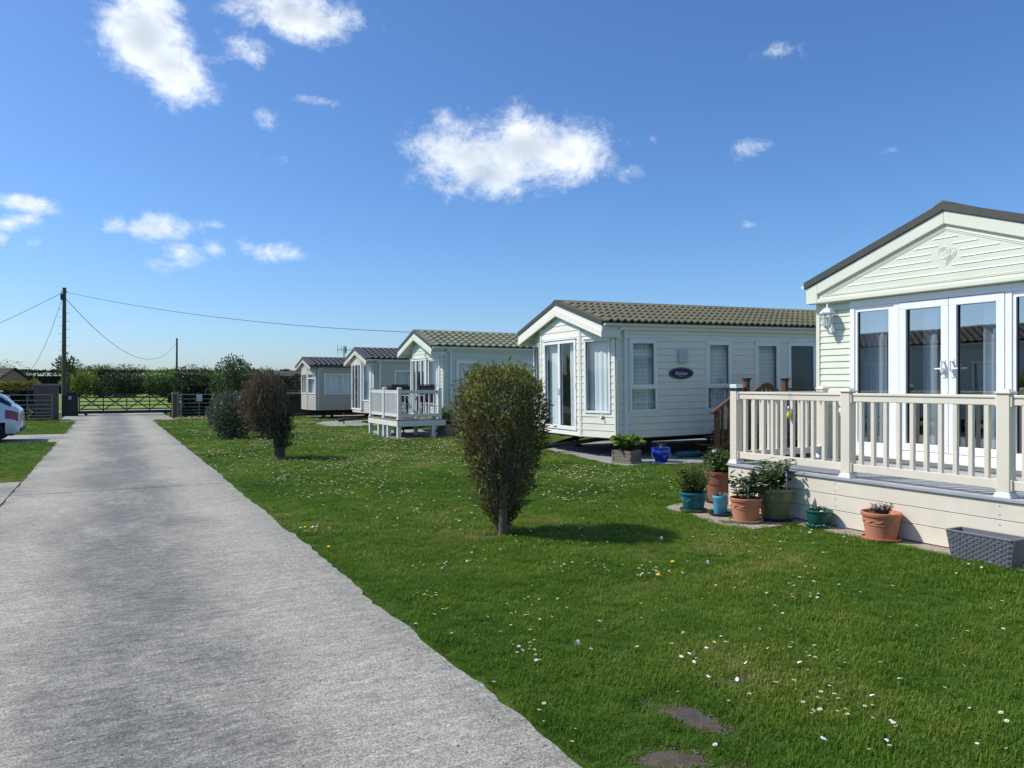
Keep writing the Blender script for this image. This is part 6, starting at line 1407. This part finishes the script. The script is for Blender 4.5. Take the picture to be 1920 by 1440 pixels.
field_gate('galvanised seven bar field gate with looped top bar in front of the dark hedge', (2.98, 39.25, 0), 3.2, 1.14, .92, loop=1.22)
def brick_pier(label, x0, x1, y0, y1, h, course=.075, bl=.225):
    root = thing('brick_pier', label, 'wall', ((x0+x1)/2, (y0+y1)/2, 0)); hx, hy = (x1-x0)/2, (y1-y0)/2
    MB().box(-hx+.012, -hy+.012, 0, hx-.012, hy-.012, h-.05).build('mortar_core', 'mortar', root)
    z = 0; k = 0; me = MB()
    while z < h-.09:
        for sy in (-1, 1):
            x = -hx-(bl/2 if k % 2 else 0)
            while x < hx-.01:
                a, b = max(x, -hx), min(x+bl-.01, hx)
                if b-a > .03: me.box(a, min(sy*hy, sy*(hy-.1)), z, b, max(sy*hy, sy*(hy-.1)), z+course-.012)
                x += bl
        for sx in (-1, 1):
            y = -hy+.1
            while y < hy-.1: me.box(min(sx*hx, sx*(hx-.1)), y, z, max(sx*hx, sx*(hx-.1)), min(y+bl-.01, hy-.1), z+course-.012); y += bl
        z += course; k += 1
    tag(me.build('brickwork', 'brick', root), kind='stuff'); MB().box(-hx-.03, -hy-.03, h-.05, hx+.03, hy+.03, h).build('coping', 'slab_grey', root)
brick_pier('broad brown brick pier left of the black gate', -2.9, -1.98, 39.45, 39.85, 1.66)
brick_pier('narrow brick pier beside the right field gate', 2.72, 2.96, 39.4, 39.85, 1.22)
hedge('golden_hedge', 'clipped hedge with golden new leaves behind the left field gate', (-5.6, 40.45, 0), 0, (5.4, 1.1, 1.72), 20000, .10, 'leaf_dark', 51, 'leaf_gold')
hedge('dark_hedge', 'dark clipped hedge behind the right field gate', (6.2, 40.7, 0), 0, (6.6, 1.4, 1.95), 24000, .10, 'leaf_dark', 52)
tag(MB().tube([(-2.95, 39.9, 0), (-2.95, 39.9, 2.0)], .03, 8).build('thin_post', 'galv', None), 'thin grey metal post beside the brick pier', 'post')
# ------------------------------------------------------------------ fields, far hedges and buildings
def at(xc, d): return (CA*xc+SA*d, CA*d-SA*xc)
hedge('field_hedge', 'long straight dark field hedge beyond the gate', (*at(-52, 128), 0), R(-26), (130, 4, 3.75), 52000, .34, 'leaf_hedge', 53)
for i, (xc, d, rad, zc, mt, lab) in enumerate([(-55.0, 95, (2.1, 2.1, 1.7), 1.75, 'leaf_lime', 'bright lime green bush behind the gate motor box'), (-51.6, 94, (1.7, 1.6, 1.2), 1.2, 'leaf_green', 'low mid green bush next to the lime bush'), (-47.8, 92, (2.7, 2.0, 1.6), 1.5, 'leaf_dark', 'rounded dark green bush behind the middle of the gate'),
        (-46.0, 98, (3.6, 2.2, 1.7), 1.9, 'leaf_lime', 'wide pale green bush behind the rounded dark bush'), (-43.4, 93, (2.2, 2.0, 1.3), 1.35, 'leaf_green', 'leafy green bush behind the end of the gate'), (-40.2, 96, (4.0, 2.4, 1.5), 1.9, 'leaf_green', 'broad green bush beyond the dark clipped hedge'),
        (-31.6, 49, (.9, .8, .75), .8, 'leaf_grey', 'greyish scrubby bush beside the wooden pole'), (-53.5, 100, (3.4, 2, 1.2), 1.2, 'leaf_green', 'spreading green bush in front of the field hedge'), (-36.0, 100, (4.6, 2.4, 1.6), 2.0, 'leaf_lime', 'yellowish green bush in front of the right of the field hedge'), (-49.8, 97, (2.0, 1.8, 1.4), 1.4, 'leaf_feathery', 'pale scrubby bush left of the rounded dark bush')]):
    bush('field_bush', lab, 'bush', (*at(xc, d), 0), rad, zc, 4600, .13 if d < 60 else .24, mt, 60+i, .16, .06, 'bushes beyond the gate', fill=.4)
for i, (xc, d, rad, zc, lab) in enumerate([(-35.8, 60, (.9, .9, .9), 3.0, 'young thin tree standing above the barn roof'), (-88, 160, (2.6, 2.6, 1.3), 4.3, 'distant bare tree behind the wooden pole'), (-108, 185, (4.5, 3, 1.8), 4.6, 'distant pale tree line left of the orange roof'), (-96, 185, (6, 4, 1.7), 4.8, 'distant pale trees right of the orange roofed house'),
        (-62, 145, (5, 3, 1.4), 3.7, 'distant dark tree beyond the field hedge by the far pole'), (-115, 165, (6, 3, 2.0), 5.0, 'distant bare tree above the left barn')]):
    bush('distant_tree', lab, 'tree', (*at(xc, d), 0), rad, zc, 900 if i in (0, 5) else 2000, .22 if i == 0 else .35, 'leaf_green' if i in (0, 4) else 'leaf_feathery', 80+i, .25, .10, 'trees on the far side of the fields', fill=.6)
def gable_building(name, label, loc, rz, L, Wd, ze, zr, wall_m, roof_m, rows=0, chimney=False, windows=True):
    root = thing(name, label, 'building', (*loc, 0), rz); m = MB(); m.box(-L/2, -Wd/2, 0, L/2, Wd/2, ze)
    for sx in (-1, 1): m.extr([(sx*L/2-.05*sx, -Wd/2, ze), (sx*L/2-.05*sx, Wd/2, ze), (sx*L/2-.05*sx, 0, zr-.05)], (.04*sx, 0, 0))
    m.build('wall', wall_m, root); k = (zr-ze)/(Wd/2); o = .25
    rf = None
    for sg in (-1, 1):
        g = MB(); g.extr([(-L/2-.2, sg*(Wd/2+o), ze-k*o), (-L/2-.2, 0, zr), (-L/2-.2, 0, zr+.08), (-L/2-.2, sg*(Wd/2+o), ze-k*o+.08)], (L+.4, 0, 0)); rf = g.build('roof', roof_m, root)
        n = rows or 1; ln = math.hypot(Wd/2+o, zr-ze+k*o)
        for r_ in range(rows):
            t0, t1 = r_/n, (r_+1)/n; y0, y1 = sg*(Wd/2+o)*(1-t0), sg*(Wd/2+o)*(1-t1); z0, z1 = ze-k*o+(zr-ze+k*o)*t0, ze-k*o+(zr-ze+k*o)*t1
            MB().extr([(-L/2-.21, y0, z0+.075), (-L/2-.21, y1, z1+.075), (-L/2-.21, y1, z1+.085), (-L/2-.21, y0, z0+.13)], (L+.42, 0, 0)).build('roof_course', roof_m, rf)
    if chimney: MB().box(L*.1, -.35, zr-.5, L*.1+.7, .35, zr+.9).box(L*.1+.12, -.2, zr+.9, L*.1+.55, .2, zr+1.2).build('chimney', 'house_wall', rf)
    if windows:
        for x in (-L*.25, L*.25):
            w_ = MB().box(x-.5, -Wd/2-.03, ze*.35, x+.5, -Wd/2+.02, ze*.8).build('window', 'white_paint', root); MB().box(x-.42, -Wd/2-.045, ze*.38, x+.42, -Wd/2-.031, ze*.77).build('pane', 'frosted', w_)
gable_building('barn', 'dark barn with weathered brown roof beyond the golden hedge', at(-40.2, 57), R(-35), 4.6, 4.2, 1.7, 2.8, 'house_wall', 'roof_moss', 6)
gable_building('barn', 'dark gabled outbuilding left of the brown roofed barn', at(-41.2, 53), R(50), 6, 4.5, 1.9, 3.1, 'house_wall', 'wood_dark', 5)
gable_building('farmhouse', 'distant house with bright orange roof and chimney above the field hedge', at(-119, 208), R(-30), 9, 6, 3.4, 5.6, 'house_wall', 'roof_orange', 0, True)
gable_building('shed', 'low dark timber shed with mossy tiled roof next to the tan caravan', (9.6, 41.3), 0, 5.6, 3.4, 1.15, 2.1, 'wood_dark', 'roof_moss', 7, windows=False)
gable_building('bungalow', 'distant brown roofed bungalow behind the mossy shed', at(-20.2, 68), R(-25), 9, 6, 1.7, 2.75, 'house_wall', 'roof_moss', 0)
tag(MB().box(9.95, 39.3, 0, 10.0, 39.36, 1.2).build('timber_post', 'wood_grey', None), 'short timber post behind the tan caravan', 'post')
# ------------------------------------------------------------------ poles and cables
def utility_pole(label, loc, h, r_=.105, pegs=True, rz=0, seed=1):
    root = thing('utility_pole', label, 'pole', (*loc, 0), rz); MB().tube([(0, 0, -.1), (.0, 0, h*.5), (.02, 0, h)], [r_*1.12, r_, r_*.82], 14).build('pole', 'pole_wood', root, smooth=True)
    MB().tube([(.02, 0, h-.02), (.02, 0, h+.03)], r_*.9, 12).build('cap', 'iron_black', root)
    if pegs:
        for i in range(12):
            z = h-2.6-.43*(i//2)*1.0-(.21 if i % 2 else 0)+1.5; s_ = 1 if i % 2 else -1
            MB().tube([(s_*r_*.7, 0, z), (s_*(r_+.17), 0, z), (s_*(r_+.17), 0, z+.03)], .010, 5).build('step_peg', 'galv', root)
    for s_ in (-1, 1): MB().lathe([(.02, 0), (.035, .02), (.02, .05), (.035, .07), (.015, .1)], 10).build('insulator', 'lamp_white', root, loc=(s_*(r_+.03), 0, h-.22), smooth=True)
    MB().box(-.09, -.17, h-.62, .09, -.08, h-.3).build('junction_box', 'iron_black', root); return root
P1 = at(-23.55, 39.25); utility_pole('tall weathered wooden utility pole with step pegs beside the gateway', P1, 6.68, rz=R(-28.4))
P2 = at(-44.9, 100); utility_pole('distant wooden utility pole rising behind the field hedge', P2, 7.75, .13, False)
P3 = at(-33.2, 42); utility_pole('short wooden service pole beside the car park', P3, 3.3, .09, False)
def cable(label, a, b, sag, r_=.012, n=26):
    a, b = Vector(a), Vector(b); pts = []
    for i in range(n+1): t = i/n; p = a.lerp(b, t); p.z -= 4*sag*t*(1-t); pts.append(p)
    tag(MB().tube(pts, r_, 5).build('overhead_cable', 'cable', None, smooth=True), label, 'cable')
T1 = (*P1, 6.50)
cable('overhead cable sloping from the tall pole to the service pole', T1, (*P3, 3.2), .12)
cable('overhead cable dropping from the tall pole to the barn roof', (*P1, 6.45), (*at(-36.9, 56.4), 2.3), .9)
cable('slack overhead cable from the tall pole to the distant pole', (*P1, 6.25), (*P2, 7.2), 2.75, .016, 40)
MX, MY = 12.2, 25.3
cable('long overhead cable from the tall pole to the mint home mast', T1, (MX, MY, 3.52), .45, .012, 30)
ms = thing('service_mast', 'slim steel service mast behind the mint home roof', 'mast', (MX, MY+.22, 0)); MB().tube([(0, 0, 0), (0, 0, 3.4), (0, -.22, 3.5)], .022, 8).build('mast', 'galv', ms); MB().box(-.06, -.1, 2.3, .06, -.02, 2.45).build('bracket', 'galv', ms)
an = thing('tv_aerial', 'television aerial on a steel mast above the tan caravan roof', 'aerial', (10.75, 38.2, 0)); MB().tube([(0, 0, 0), (0, 0, 3.6)], .03, 8).build('mast', 'galv', an)
MB().tube([(-.35, .1, 3.42), (1.1, -.5, 3.42)], .014, 6).build('boom', 'galv', an)
for i, (t, l) in enumerate(((0, .26), (.12, .17), (.3, .13), (.5, .1), (.7, .09), (.9, .08))): x, y = -.3+1.35*t, .08-.55*t; MB().tube([(x, y, 3.42-l), (x, y, 3.42+l)], .012, 5).build('element', 'galv', an)
MB().box(.05, -.1, 3.22, .09, -.0, 3.62).build('reflector', 'galv', an)
